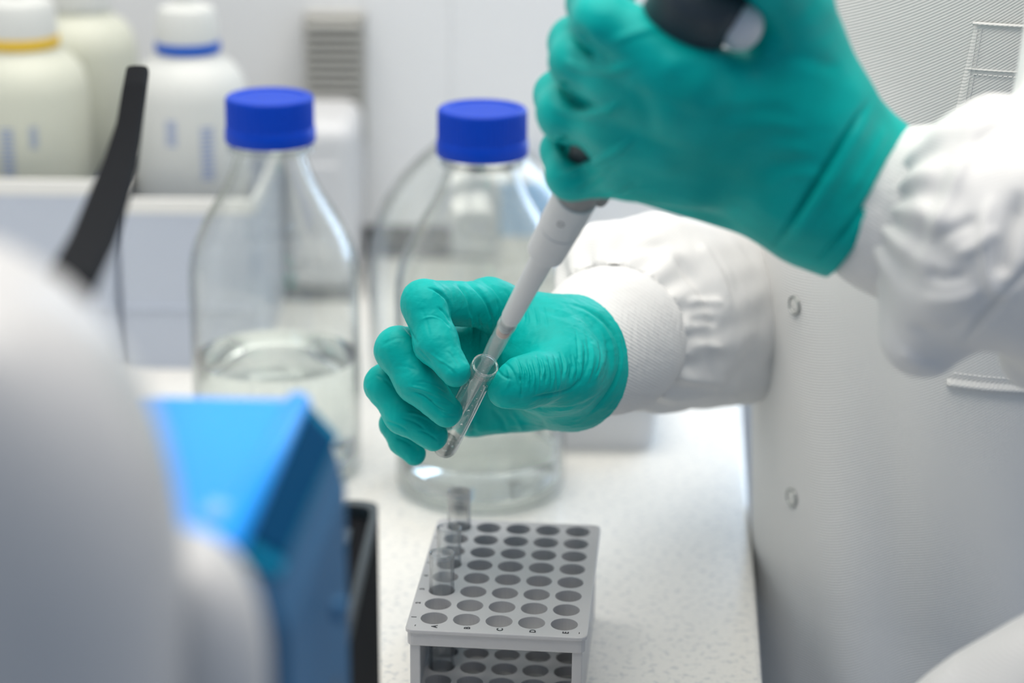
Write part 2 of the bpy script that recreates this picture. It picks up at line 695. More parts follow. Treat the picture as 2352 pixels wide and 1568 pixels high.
def pnoise(p, scale, seed=0, octs=3):
    """smooth pseudo-noise from rotated sines"""
    r = np.random.default_rng(seed)
    out = np.zeros(len(p))
    amp = 1.0
    s = scale
    for _ in range(octs):
        for _k in range(3):
            d = r.normal(size=3)
            d /= np.linalg.norm(d)
            d2 = r.normal(size=3)
            d2 /= np.linalg.norm(d2)
            out += amp * np.sin(p @ d * 2 * np.pi / s + r.uniform(0, 6.28) + 1.3 * np.sin(p @ d2 * 2 * np.pi / (s * 1.7) + r.uniform(0, 6.28))) / 3
        amp *= .5
        s *= .5
    return out

# ------------------------------------------------------------------ setting
def wall_with_hole():
    y0, y1 = 1690, 1760
    x0, x1, z0, z1 = -1500, 1500, -900, 1700
    hx0, hx1, hz0, hz1 = WIN
    xs, zs = [x0, hx0, hx1, x1], [z0, hz0, hz1, z1]
    vs, fs = [], []
    for y in (y0, y1):
        for z in zs:
            for x in xs: vs.append((x, y, z))
    for i in range(3):
        for j in range(3):
            if i == 1 and j == 1: continue
            a = j * 4 + i
            fs.append((a, a + 1, a + 5, a + 4))
            fs.append((a + 16, a + 20, a + 21, a + 17))
    for a, b in ((5, 6), (6, 10), (10, 9), (9, 5)): fs.append((a, a + 16, b + 16, b))
    for a, b in ((0, 3), (3, 15), (15, 12), (12, 0)): fs.append((a, b, b + 16, a + 16))
    return vs, fs


WIN = (190, 1000, 30, 900)
vs, fs = wall_with_hole()
wall = tag(mesh('wall_back', vs, fs, M['wall']), kind='structure')
# cladding panels with recessed joints (their lower edge stops 22 mm above the bench; a black strip paints the shade of the gap beneath)
edges = [-1490, -640, -118, -50, 184]
for a, b in zip(edges[:-1], edges[1:]):
    p = box('wall_panel', (a + .12, 1676, 26 if a < -70 else 1), (b - .12, 1690, 1680), M['wall'], wall, .5)
p = box('base_gap_shade', (-640, 1680, 0), (-50, 1689.9, 26), M['black'], wall, 0)
wf = empty('window_1', (595, 1725, 465))
tag(wf, kind='structure')
def addto(o, p):
    """parent without moving (o carries world coordinates)"""
    o.parent = p
    o.matrix_parent_inverse = Matrix.Translation(-p.location) if p.rotation_euler.z == 0 else (Matrix.LocRotScale(p.location, p.rotation_euler, None)).inverted()
    return o
for n, lo, hi in (('window_frame', (190, 1700, 30), (205, 1750, 900)), ('window_frame', (980, 1700, 30), (1000, 1750, 900)),
                  ('window_frame', (205, 1700, 30), (980, 1750, 45)), ('window_frame', (205, 1700, 880), (980, 1750, 900)),
                  ('window_frame', (585, 1705, 45), (605, 1745, 880))):
    addto(box(n, lo, hi, M['wall'], None, 1), wf)
addto(box('pane', (205, 1722, 45), (980, 1726, 880), M['glass'], None, 0), wf)
wl = bpy.data.lights.new('window_daylight', 'AREA')
wl.shape = 'RECTANGLE'
wl.size, wl.size_y = 1.1, 1.2
wl.energy = WIN_E
wl.color = (.62, .78, 1.0)
wlo = bpy.data.objects.new('window_daylight', wl)
COL.objects.link(wlo)
wlo.location = V((700, 2150, 620))
wlo.rotation_euler = Euler((math.radians(-80), 0, 0))
tag(box('wall_left', (-1570, -900, -900), (-1500, 1760, 1700), M['wall'], None, 0), kind='structure')
tag(box('floor', (-1570, -900, -960), (1500, 1760, -900), M['floor'], None, 0), kind='structure')
tag(box('ceiling', (-1570, -900, 1700), (1500, 1760, 1760), M['wall'], None, 0), kind='structure')
for i, (x, y, nm) in enumerate([(x_, y_, h_ + ' one of the row ' + r_) for y_, r_ in ((420, 'nearer the camera'), (1330, 'nearer the back wall')) for x_, h_ in ((-620, 'left'), (20, 'middle'), (660, 'right'))]):
    e = tag(empty('ceiling_light', (x, y, 1700)), 'square white LED panel, ' + nm, 'ceiling light', 'LED panels in the ceiling')
    vs, fs = [], []
    ri, ro = 290, 305
    for r, z in ((ro, 1700), (ro, 1688), (ri, 1688), (ri, 1699)):
        vs += [(x - r, y - r, z), (x + r, y - r, z), (x + r, y + r, z), (x - r, y + r, z)]
    for k in range(3):
        for j in range(4):
            fs.append((k * 4 + j, k * 4 + (j + 1) % 4, k * 4 + 4 + (j + 1) % 4, k * 4 + 4 + j))
    addto(mesh('frame', vs, fs, M['lightgrey']), e)
    addto(mesh('diffuser', [(x - ri, y - ri, 1691), (x + ri, y - ri, 1691), (x + ri, y + ri, 1691), (x - ri, y + ri, 1691)], [(3, 2, 1, 0)], M['panel']), e)

# bench: worktop with a slightly slanted right edge, on a cabinet
def slab(name, poly, z0, z1, m, parent=None, bevel=3):
    n = len(poly)
    vs = [(x, y, z0) for x, y in poly] + [(x, y, z1) for x, y in poly]
    fs = [list(range(n))[::-1], list(range(n, 2 * n))] + [(i, (i + 1) % n, n + (i + 1) % n, n + i) for i in range(n)]
    o = mesh(name, vs, fs, m, parent)
    if bevel: bev(o, bevel)
    return o
be = tag(empty('lab_bench', (-600, 900, 0)), 'long white speckled laboratory worktop on a white cabinet, everything stands on it', 'workbench')
addto(slab('worktop', [(-1490, 250), (76, 250), (175, 1675), (-1490, 1675)], -30, 0, M['bench']), be)
addto(slab('cabinet', [(-1480, 280), (48, 280), (140, 1670), (-1480, 1670)], -900, -30, M['wall'], None, 2), be)

# ------------------------------------------------------------------ test tube rack
P = 15.2
RK = CAM + np.array([-34.97, 915.4, -448.447])       # hole A1 at the top surface
RH = float(RK[2])
ang = math.atan2(-0.0837398, 0.996488)
rx = np.array([math.cos(ang), math.sin(ang), 0])
ry = np.array([-math.sin(ang), math.cos(ang), 0])
def rw(vs):
    vs = np.asarray(vs, float)
    return RK + vs[:, 0:1] * rx + vs[:, 1:2] * ry + vs[:, 2:3] * np.array([0, 0, 1.0])
rack = tag(empty('test_tube_rack', RK * np.array([1, 1, 0])), 'light grey plastic test tube rack with five lettered columns of round holes', 'rack')
def holed_plate(cx, cy, x0, x1, y0, y1, ztop, th, r, collar, n=24, cr=3.6):
    vs, fs = [], []
    key = {}
    def vid(p):
        k = (round(p[0], 3), round(p[1], 3), round(p[2], 3))
        if k not in key:
            key[k] = len(vs)
            vs.append(p)
        return key[k]
    hp = P / 2
    for top, z in ((1, ztop), (0, ztop - th)):
        for a in range(cx):
            for b in range(cy):
                X, Y = a * P, b * P
                ci, sq = [], []
                for k in range(n):
                    t = 2 * math.pi * (k + .5) / n
                    c, s_ = math.cos(t), math.sin(t)
                    ci.append((X + r * c, Y + r * s_, z))
                    q = hp / max(abs(c), abs(s_))
                    sq.append((X + q * c, Y + q * s_, z))
                # insert corners
                for k in range(n):
                    k2 = (k + 1) % n
                    f = [vid(ci[k]), vid(sq[k])]
                    c0 = (sq[k][0] - X, sq[k][1] - Y)
                    c1 = (sq[k2][0] - X, sq[k2][1] - Y)
                    e0 = abs(abs(c0[0]) - hp) < 1e-6
                    e1 = abs(abs(c1[0]) - hp) < 1e-6
                    if e0 != e1:
                        f.append(vid((X + math.copysign(hp, c0[0] + c1[0]), Y + math.copysign(hp, c0[1] + c1[1]), z)))
                    f += [vid(sq[k2]), vid(ci[k2])]
                    fs.append(f if top else f[::-1])
                if top:
                    for k in range(n):
                        k2 = (k + 1) % n
                        u0, u1 = ci[k], ci[k2]
                        zb = ztop - collar
                        c_ = vid((u0[0], u0[1], zb))
                        d_ = vid((u1[0], u1[1], zb))
                        fs.append([vid(u0), vid(u1), d_, c_])
                        # outer wall of the collar
                        ro = (r + .9) / r
                        o0 = (X + (u0[0] - X) * ro, Y + (u0[1] - Y) * ro)
                        o1 = (X + (u1[0] - X) * ro, Y + (u1[1] - Y) * ro)
                        fs.append([c_, d_, vid((o1[0], o1[1], zb)), vid((o0[0], o0[1], zb))])
                        fs.append([vid((o0[0], o0[1], zb)), vid((o1[0], o1[1], zb)), vid((o1[0], o1[1], ztop - th)), vid((o0[0], o0[1], ztop - th))])
        # margins
        gx0, gx1, gy0, gy1 = -hp, cx * P - hp, -hp, cy * P - hp
        def arc(cxx, cyy, a0):
            return [(cxx + cr * math.cos(a0 + math.pi / 2 * i / 4), cyy + cr * math.sin(a0 + math.pi / 2 * i / 4), z) for i in range(5)]
        polys = [
            [(gx0, y0 + cr, z), (gx0, y1 - cr, z), (x0, y1 - cr, z), (x0, y0 + cr, z)],
            [(gx1, y0 + cr, z), (x1, y0 + cr, z), (x1, y1 - cr, z), (gx1, y1 - cr, z)],
            [(x0 + cr, y0, z), (x1 - cr, y0, z), (x1 - cr, gy0, z), (x0 + cr, gy0, z)],
            [(x0 + cr, gy1, z), (x1 - cr, gy1, z), (x1 - cr, y1, z), (x0 + cr, y1, z)],
            arc(x0 + cr, y0 + cr, math.pi) + [(x0 + cr, y0 + cr, z)],
            arc(x1 - cr, y0 + cr, -math.pi / 2) + [(x1 - cr, y0 + cr, z)],
            arc(x1 - cr, y1 - cr, 0) + [(x1 - cr, y1 - cr, z)],
            arc(x0 + cr, y1 - cr, math.pi / 2) + [(x0 + cr, y1 - cr, z)],
        ]
        for p in polys:
            ids = [vid(q) for q in p]
            fs.append(ids if top else ids[::-1])
    return vs, fs
def rim_loop(x0, x1, y0, y1, cr, n=5):
    out = []
    for cxx, cyy, a0 in ((x0 + cr, y0 + cr, math.pi), (x1 - cr, y0 + cr, 1.5 * math.pi), (x1 - cr, y1 - cr, 0), (x0 + cr, y1 - cr, .5 * math.pi)):
        for i in range(n):
            t = a0 + math.pi / 2 * i / (n - 1)
            out.append((cxx + cr * math.cos(t), cyy + cr * math.sin(t)))
    return out
def skirt(levels, base, cr=4):
    """stack of rounded rectangles (inset, z) -> band"""
    x0, x1, y0, y1 = base
    vs, fs = [], []
    n = None
    for ins, z in levels:
        lp = rim_loop(x0 + ins, x1 - ins, y0 + ins, y1 - ins, max(cr - ins, .5))
        n = len(lp)
        vs += [(x, y, z) for x, y in lp]
    for k in range(len(levels) - 1):
        for i in range(n):
            fs.append((k * n + i, (k + 1) * n + i, (k + 1) * n + (i + 1) % n, k * n + (i + 1) % n))
    return vs, fs
RB = (-12.2, 4 * P + 11.4, -13.2, 7 * P + 10.0)
vs, fs = holed_plate(5, 8, RB[0] + .6, RB[1] - .6, RB[2] + .6, RB[3] - .6, 0, 1.6, 6.35, 7.5)
addto(mesh('top_plate', rw(vs), fs, M['rack']), rack)
vs, fs = skirt([(.6, 0), (.15, -.2), (0, -.7), (0, -1.7), (.9, -2.0), (.9, -8.0), (1.2, -8.4), (2.2, -8.4), (2.4, -1.6)], RB)
addto(mesh('rim_skirt', rw(vs), fs, M['rack']), rack)
vs, fs = holed_plate(5, 8, RB[0] + 3, RB[1] - 3, RB[2] + 4, RB[3] - 4, -40.5, 1.6, 6.35, 5)
addto(mesh('lower_plate', rw(vs), fs, M['rack']), rack)
for x0, x1 in ((RB[0] + 2.6, RB[0] + 4.4), (RB[1] - 4.4, RB[1] - 2.6)):
    vs = [(x, y, z) for z in (-RH + .3, -8.2) for x, y in ((x0, RB[2] + 2.6), (x1, RB[2] + 2.6), (x1, RB[3] - 2.6), (x0, RB[3] - 2.6))]
    o = addto(mesh('side_wall', rw(vs), [(3, 2, 1, 0), (4, 5, 6, 7), (0, 1, 5, 4), (1, 2, 6, 5), (2, 3, 7, 6), (3, 0, 4, 7)], M['rack']), rack)
    bev(o, .4)
for cx_, cy_ in ((RB[0] + 4.6, RB[2] + 3.8), (RB[1] - 4.6, RB[2] + 3.8), (RB[0] + 4.6, RB[3] - 3.8), (RB[1] - 4.6, RB[3] - 3.8)):
    vs = [(cx_ + sx * 2.4, cy_ + sy * 1.8, z) for z in (-RH, -8) for sx, sy in ((-1, -1), (1, -1), (1, 1), (-1, 1))]
    o = addto(mesh('post', rw(vs), [(3, 2, 1, 0), (4, 5, 6, 7), (0, 1, 5, 4), (1, 2, 6, 5), (2, 3, 7, 6), (3, 0, 4, 7)], M['rack']), rack)
    bev(o, .6)
vs = [(x, y, z) for z in (-RH + .3, -RH + 2) for x, y in ((RB[0] + 4.4, RB[2] + 4), (RB[1] - 4.4, RB[2] + 4), (RB[1] - 4.4, RB[3] - 4), (RB[0] + 4.4, RB[3] - 4))]
addto(mesh('base_plate', rw(vs), [(3, 2, 1, 0), (4, 5, 6, 7), (0, 1, 5, 4), (1, 2, 6, 5), (2, 3, 7, 6), (3, 0, 4, 7)], M['rack']), rack)
def text_part(name, body, size, origin, xdir, ydir, m, parent, ext=.04, label=None, align='CENTER'):
    cu = bpy.data.curves.new(name, 'FONT')
    cu.body = body
    cu.size = size / 1000
    cu.extrude = ext / 1000
    if ext == .04: cu.offset = .00013
    cu.align_x = align
    cu.align_y = 'CENTER'
    cu.materials.append(m)
    tmp = bpy.data.objects.new(name + '_curve', cu)
    COL.objects.link(tmp)
    bpy.context.view_layer.update()
    me = bpy.data.meshes.new_from_object(tmp.evaluated_get(bpy.context.evaluated_depsgraph_get()))
    bpy.data.objects.remove(tmp, do_unlink=True)
    o = bpy.data.objects.new(name, me)
    COL.objects.link(o)
    xd, yd = Vector(xdir).normalized(), Vector(ydir).normalized()
    zd = xd.cross(yd)
    R = Matrix((xd, yd, zd)).transposed().to_4x4()
    R.translation = V(origin)
    o.matrix_world = R
    if parent is not None:
        pm = Matrix.LocRotScale(parent.location, parent.rotation_euler, None)
        o.parent = parent
        o.matrix_parent_inverse = pm.inverted()
    return o
for i, ch in enumerate('ABCDE'):
    text_part('printed_letter', ch, 4.0, rw([(i * P + 1.3, -8.6, .05)])[0], ry, -rx, M['ink'], rack)
for j in range(8):
    text_part('printed_number', str(j + 1), 3.2, rw([(-9.4, j * P + .3, .05)])[0], ry, -rx, M['ink'], rack)

# glass tubes in the rack
def tube_profile(R, wall_, L):
    ro, ri = R, R - wall_
    pr = []
    for k in range(9):
        a = math.pi / 2 * k / 8
        pr.append((ro * math.sin(a), ro - ro * math.cos(a)))
    pr += [(ro, L * .5), (ro, L - 5), (ro, L - .5), (ro - wall_ * .3, L), (ri + wall_ * .3, L), (ri, L - .5), (ri, L * .5)]
    for k in range(8, -1, -1):
        a = math.pi / 2 * k / 8
        pr.append((ri * math.sin(a), ro - ri * math.cos(a)))
    return pr
TP = tube_profile(6.0, .85, 75)
TPR = tube_profile(6.0, .85, 69)
for (ci_, ro_, lab) in ((0, 2, 'empty clear glass test tube standing nearest the front of the grey rack'),
                        (0, 4, 'empty clear glass test tube, the middle one of three standing in the grey rack'),
                        (0, 7, 'empty clear glass test tube in the far left corner hole of the grey rack')):
    base = rw([(ci_ * P, ro_ * P, -RH + 2.1)])[0]
    base = base + np.array([0, 0, 0])
    e = tag(empty('test_tube', base), lab, 'test tube', 'glass test tubes')
    addto(lathe('tube_body', TPR, M['tubeglass'], None, 48, xf=lambda v: v + base), e)
    addto(lathe('moulded_ring', [(6.0 + .14 * math.cos(a), 67.4 + .4 * math.sin(a)) for a in np.linspace(0, 2 * math.pi, 8, endpoint=False)], M['tubeglass'], None, 48, close=True, xf=lambda v: v + base), e)
    addto(lathe('fire_polished_rim', [(5.6 + .5 * math.cos(a), 68.8 + .5 * math.sin(a)) for a in np.linspace(0, 2 * math.pi, 10, endpoint=False)], M['tubeglass'], None, 48, close=True, xf=lambda v: v + base), e)

# ------------------------------------------------------------------ tube in hand and pipette
Dt = np.array([.284, .559, .779])
Dt /= np.linalg.norm(Dt)
Dp = np.array([.309, .567, .763])
Dp /= np.linalg.norm(Dp)
rimc = at(1115, 838, 972)
Dtw, Dpw = W @ Dt, W @ Dp
ttb = rimc - Dtw * 75
tt = tag(empty('test_tube', ttb), 'clear glass test tube with droplets held in the lower gloved hand', 'test tube', 'glass test tubes')
xf = along(ttb, Dtw)
addto(lathe('tube_body', TP, M['heldtube'], None, 64, xf=xf), tt)
addto(lathe('fire_polished_rim', [(5.6 + .5 * math.cos(a), 74.8 + .5 * math.sin(a)) for a in np.linspace(0, 2 * math.pi, 12, endpoint=False)], clear_mat('rim_glass', (1, 1, 1, 1), 1.46), None, 64, close=True, xf=xf), tt)
for zz, rr in ((72.2, .14), (70.9, .1)):
    pr = [(6.0 + rr * math.cos(a), zz + .3 * math.sin(a)) for a in np.linspace(0, 2 * math.pi, 8, endpoint=False)]
    addto(lathe('moulded_ring', pr, M['tubeglass'], None, 64, close=True, xf=xf), tt)
# droplets inside the wall and a little water at the bottom
bm = bmesh.new()
for k in range(70):
    th = rng.uniform(0, 2 * math.pi)
    zz = rng.uniform(8, 66)
    r_ = rng.uniform(.18, .5) * (1.3 if zz < 30 else 1)
    p = xf(np.array([[5.05 * math.cos(th), 5.05 * math.sin(th), zz]]))[0]
    mt = Matrix.Translation(V(p)) @ Matrix.Diagonal((r_ / 1000, r_ / 1000, r_ * 1.2 / 1000, 1))
    bmesh.ops.create_icosphere(bm, subdivisions=2, radius=1.0, matrix=mt)
me = bpy.data.meshes.new('droplets')
bm.to_mesh(me)
bm.free()
o = addto(link('droplets', me, M['drop']), tt)
o['kind'] = 'stuff'
ri = 5.1
pr = [(ri * math.sin(math.pi / 2 * k / 8), 6.0 - ri * math.cos(math.pi / 2 * k / 8)) for k in range(9)] + [(ri, 9.5), (ri - .5, 9.2), (0, 9.0)]
addto(lathe('water', pr, glass_mat('water_film', (.86, .93, .92), (.5, .62, .6), 1.0, .02, 0.0, .6, .04), None, 40, xf=xf), tt)

pip = tag(empty('pipette', rimc), 'light grey hand-held pipette with a clear disposable tip in the upper gloved hand', 'pipette')
xp = along(rimc, Dpw)
def plathe(name, prof, m, n=48, close=False, label=None, sharp=30):
    o = addto(lathe(name, prof, m, None, n, xf=xp, close=close, sharp=sharp), pip)
    if label: o['label'] = label
    return o
plathe('disposable_tip', [(3.85, 37), (4.0, 37), (4.05, 33), (3.95, 31), (3.9, 14), (3.6, 9), (3.55, 5), (2.9, 4), (2.5, -20), (2.0, -36), (.9, -52), (.6, -52),
                          (1.5, -36), (2.0, -20), (2.4, 4), (3.0, 5), (3.1, 9), (3.4, 14), (3.5, 31)], M['tip'], close=True, label='clear plastic pipette tip')
for z in (30, 31.4, 32.8):
    plathe('tip_ring', [(4.0, z), (4.25, z + .2), (4.25, z + .6), (4.0, z + .8)], M['tip'])
plathe('shaft', [(0, 24), (2.6, 24), (2.8, 33), (4.0, 35.5), (4.35, 38), (5.3, 85), (5.5, 95), (0, 95)], M['pipgrey'])
plathe('seal', [(3.05, 25), (3.3, 25.6), (3.3, 27.4), (3.05, 28)], mat('pale_seal', srgb(200, 165, 150), .5))
plathe('collar', [(0, 84), (7.7, 84), (8.2, 84.7), (8.8, 101.5), (8.5, 102), (8.5, 102.6), (8.95, 103), (9.2, 122), (8.7, 122.6), (0, 122.6)], M['pipgrey'])
o = plathe('upper_collar', [(0, 122.6), (8.6, 122.6), (8.8, 126), (9.6, 130), (10.2, 134), (0, 134)], M['midgrey'], label='dark grey collar at the top of the shaft')
# small moulded mark on the collar
xa, ya, aa = frame_from(Dpw)
cv = W @ np.array([0, 0, 1.0])
cvp = cv - (cv @ aa) * aa
cvp /= np.linalg.norm(cvp)
sd = np.cross(aa, cvp)
mk = rimc + aa * 113 + cvp * 8.95 - sd * 0
pr = [(1.2, 0), (1.5, .1), (1.5, .35), (1.2, .4)]
addto(lathe('moulded_mark', pr, M['midgrey'], None, 20, close=True, xf=along(mk - cvp * .1, cvp)), pip)
# side ejector rod
ej = lambda vs: xp(vs) + (sd * -11.5 - cvp * 4)
addto(lathe('ejector_rod', [(0, 121), (3.2, 121), (3.6, 123), (3.6, 170), (0, 170)], M['midgrey'], None, 24, xf=lambda v: along(rimc - sd * -9 * 1 - cvp * 5, Dpw)(v)), pip)
# handle (dark) inside the fist, coming out of the top
def handle():
    n = 40
    secs = []
    for z, a, b, ox in ((134, 9.5, 9.5, 0), (150, 11.5, 11.5, 0), (165, 13.5, 13, 0), (185, 14.5, 14, 1), (205, 15, 15, 2), (222, 16, 15.5, 4), (236, 17, 16, 5.5), (246, 17.2, 16, 5.5), (252, 16, 15, 5)):
        th = np.arange(n) * 2 * np.pi / n
        ex = .8
        c, s_ = np.cos(th), np.sin(th)
        X = a * np.sign(c) * np.abs(c) ** ex
        Y = b * np.sign(s_) * np.abs(s_) ** ex
        p = rimc + aa * z + (X + ox)[:, None] * (-sd if HS < 0 else sd) + Y[:, None] * cvp
        secs.append(p)
    vs = np.concatenate(secs)
    fs = [(i * n + j, i * n + (j + 1) % n, (i + 1) * n + (j + 1) % n, (i + 1) * n + j) for i in range(len(secs) - 1) for j in range(n)]
    fs += [list(range(n))[::-1], [(len(secs) - 1) * n + j for j in range(n)]]
    return vs, fs
HS = 1 if (W.T @ sd)[0] > 0 else -1
vs, fs = handle()
o = addto(mesh('handle', vs, fs, M['darkrub'], None, True), pip)
o['label'] = 'dark grey rubberised handle'
hx = sd * HS
top = rimc + aa * 252 + hx * 8
def blob(name, c, axes, rad, m, parent, sub=3):
    bm = bmesh.new()
    R = Matrix([list(map(float, r)) for r in np.array(axes).T]).to_4x4()
    R.translation = V(c)
    bmesh.ops.create_uvsphere(bm, u_segments=32, v_segments=20, radius=1, matrix=R @ Matrix.Diagonal((rad[0] / 1000, rad[1] / 1000, rad[2] / 1000, 1)))
    me = bpy.data.meshes.new(name)
    bm.to_mesh(me)
    bm.free()
    return addto(link(name, me, m), parent)
# placed along the handle's right flank
fh = blob('finger_hook', to_w(1702, 62, 214), (hx, aa, cvp), (8, 9.5, 8), M['lightgrey'], pip)
fh['label'] = 'rounded white finger hook on the handle'
plathe('plunger_button', [(0, 250), (7.5, 250), (7.5, 262), (5, 263), (5, 285), (9.5, 286), (10, 295), (8, 298), (0, 298)], M['lightgrey'], label='light grey plunger and button')

# ------------------------------------------------------------------ reagent bottles
def ribs(n, a, rows):
    return lambda i, th: (a * np.sign(np.sin(n * th)) if i in rows else 0 * th)
def bottle(cx, cy, liquid, label, k=1.0):
    e = tag(empty('reagent_bottle', (cx, cy, 0)), label, 'bottle', 'glass bottles with blue screw caps')
    sh = lambda v: v + np.array([cx, cy, 0])
    outer = [(0, 4), (30, 2.2), (40, 0), (46, 1), (49.5, 4), (50.5, 8), (50.5, 60), (50.5, 118), (50.0, 128), (48.3, 137), (45.2, 146), (40.5, 156), (33.5, 168), (27.5, 178), (23.5, 187), (21, 195), (20.4, 199), (22.8, 200), (22.8, 203), (20, 204), (20, 224)]
    inner = [(17.2, 224), (17.2, 200), (18, 195), (20.6, 187), (24.8, 178), (31, 168), (38.2, 156), (42.9, 146), (46, 137), (47.8, 128), (48.3, 118), (48.3, 60), (48.3, 12), (46.5, 8), (42, 5.5), (0, 8)]
    addto(lathe('bottle_body', outer + inner, M['glass'], None, 96, xf=sh), e)
    addto(lathe('pouring_ring', [(22, 197.5), (25, 198), (25.6, 199.4), (25, 200.8), (22, 201)], M['glass'], None, 72, close=True, xf=sh), e)
    lq = [(0, 8.1), (42, 5.7), (46.2, 8.2), (48.1, 12)] + ([(48.1, z) for z in (liquid * .5, liquid - 1)] if liquid > 20 else []) + [(48.1, liquid), (46.5, liquid - .6), (0, liquid - .8)]
    addto(lathe('liquid', lq, M['water'], None, 96, xf=sh), e)
    cp = [(0, 229.2), (20, 229.2), (20.8, 230), (24.2, 230), (25.1, 229.2), (25.3, 228), (25.35, 213), (25.5, 212.6), (26.2, 211), (26.3, 204.5), (25.9, 203.6), (23.6, 203.6), (23.4, 226.5), (0, 226.5)]
    addto(lathe('screw_cap', cp, M['cap'], None, 360, rib=ribs(60, .22, (5, 6)), xf=sh), e)
    return e
bottle(-18, 1200, 27, 'clear glass laboratory bottle with blue screw cap directly behind the lower gloved hand')
bottle(-141, 1226, 72, 'clear glass laboratory bottle with blue screw cap on the left, behind the bright blue instrument')
# big clear flask behind the right bottle
fe = tag(empty('glass_flask', (-22, 1395, 0)), 'large clear glass flask standing behind the right blue-capped bottle', 'flask')
sh = lambda v: v + np.array([-24, 1400, 0])
outer = [(0, 3), (60, 0), (68, 2), (72, 8), (73.5, 20), (73.5, 74), (72.5, 90), (69, 106), (62, 123), (52, 138), (40, 150), (30, 159), (24, 166), (22, 171), (22, 176), (25, 178), (25, 180), (22, 180.5)]
inner = [(19, 180), (19, 171), (21.5, 165), (28, 157), (38, 148), (50.5, 135.5), (60, 121), (67, 105), (70.5, 89), (71.5, 74), (71.5, 20), (69, 8), (60, 4), (0, 6)]
addto(lathe('flask_body', outer + inner, M['glass'], None, 96, xf=sh), fe)
# ------------------------------------------------------------------ items at the back
def poly_bottle(px, py_base, Y, ring, mm, label, txt, h=112, r=44, cap='light', ring_m='bluering', zb=94):
    c = on_y(px, py_base, Y)
    cx, cy = c[0], Y
    e = tag(empty('plastic_bottle', (cx, cy, zb)), label, 'bottle', 'milky plastic bottles on the bins')
    sh = lambda v: v + np.array([cx, cy, zb])
    outer = [(0, 2), (r - 6, 0), (r - 1, 2), (r, 6), (r, h - 24), (r - 3, h - 12), (r - 10, h - 3), (r - 18, h + 2), (r - 20, h + 8)]
    addto(lathe('bottle_body', outer + [(0, h + 8)], mm, None, 64, xf=sh), e)
    rr = r - 18
    addto(lathe('collar_ring', [(rr - 4, h + 5), (rr, h + 5), (rr + .6, h + 8), (rr, h + 12), (rr - 4, h + 12)], M[ring_m], None, 64, close=True, xf=sh), e)
    addto(lathe('cap', [(0, h + 12), (rr - 1, h + 12), (rr - 1.5, h + 30), (rr - 4, h + 35), (8, h + 38), (7, h + 46), (0, h + 46)], M['milky'], None, 64, xf=sh), e)
    o = addto(lathe('nozzle', [(0, h + 46), (6.5, h + 46), (5, h + 52), (2.5, h + 72), (0, h + 72)], M[cap], None, 32, xf=sh), e)
    # printed text running up the front, wrapped onto the body as flat print
    for (du, z0, s, body, m) in txt:
        th = -math.pi / 2 + du / r
        nx, ny = math.cos(th), math.sin(th)
        p = (cx + nx * (r + .15), cy + ny * (r + .15), zb + z0)
        text_part('print', body, s, p, (0, 0, -1), (-ny, nx, 0), M[m], e, .03)
    return e
TX = [(-22, 62, 11, 'IlIIl', 'bluetext'), (-4, 50, 13, 'lIlIIlIlIlI', 'bluetext'), (14, 60, 8, 'lIIlIlIl', 'bluetext')]
poly_bottle(446, 480, 1470, 0, M['milky'], 'milky plastic bottle with blue collar ring behind the black curved arm', [(-8, 62, 11, 'IlIIlII', 'bluetext'), (16, 48, 13, 'lIlIIIlIlIIl', 'bluetext')], 106, 40, 'midgrey', 'bluering', 96)
poly_bottle(70, 440, 1470, 0, M['milkyy'], 'milky plastic bottle with yellow collar ring at the left edge', TX, 110, 44, 'milkyy', 'yellow', 95)
poly_bottle(207, 440, 1560, 0, M['milkyy'], 'milky plastic bottle with pale print between the yellow-ringed and blue-ringed bottles', [(-14, 60, 10, 'IlIIl', 'bluetext'), (8, 60, 8, 'lIIlIl', 'goldtext')], 112, 40, 'milky', 'milky', 102)
# bins beneath them
def bin_(x0, x1, y0, y1, h, label):
    e = tag(empty('storage_bin', ((x0 + x1) / 2, (y0 + y1) / 2, 0)), label, 'storage box', 'bluish grey bins under the plastic bottles')
    base = (x0, x1, y0, y1)
    vs, fs = skirt([(40, 6), (4, 6), (3, h - 8), (3, h), (1, h + .8), (-.5, h), (-.5, h - 9), (0, h - 10), (0, 0), (40, 0)], base, 8)
    n = 20
    fs.append(list(range(n)))
    fs.append([9 * n + i for i in range(n)][::-1])
    fs = [f[::-1] for f in fs]
    o = addto(mesh('bin_body', vs, fs, [M['bin'], M['binrim']], None), e)
    for p in o.data.polygons:
        if p.center[2] > (h - 9.6) / 1000 and 2 * n <= min(p.vertices) : p.material_index = 1
    addto(box('seam_ridge', (x0 + 3, y0 - 1.5, 42), (x1 - 3, y0 + 1, 45), M['bin'], None, .5), e)
    return e
bl = on_z(284, 852)[0]
bin_(-480, bl - 3, 1402, 1620, 132, 'bluish grey open bin at the left edge under the yellow-ringed bottle')
bin_(bl - 1.8, bl + 93, 1402, 1620, 120, 'bluish grey open bin under the blue-ringed bottle')
# wall text print (logo-like blue print on the panel behind the bottles)
text_part('wall_print', 'O', 20, on_y(178, 92, 1675), (1, 0, -.35), (.35, 0, 1), M['bluetext'], wall, .1)
text_part('wall_print', 'IIIIII', 13, on_y(232, 120, 1675), (1, 0, -.05), (.05, 0, 1), M['bluetext'], wall, .1)
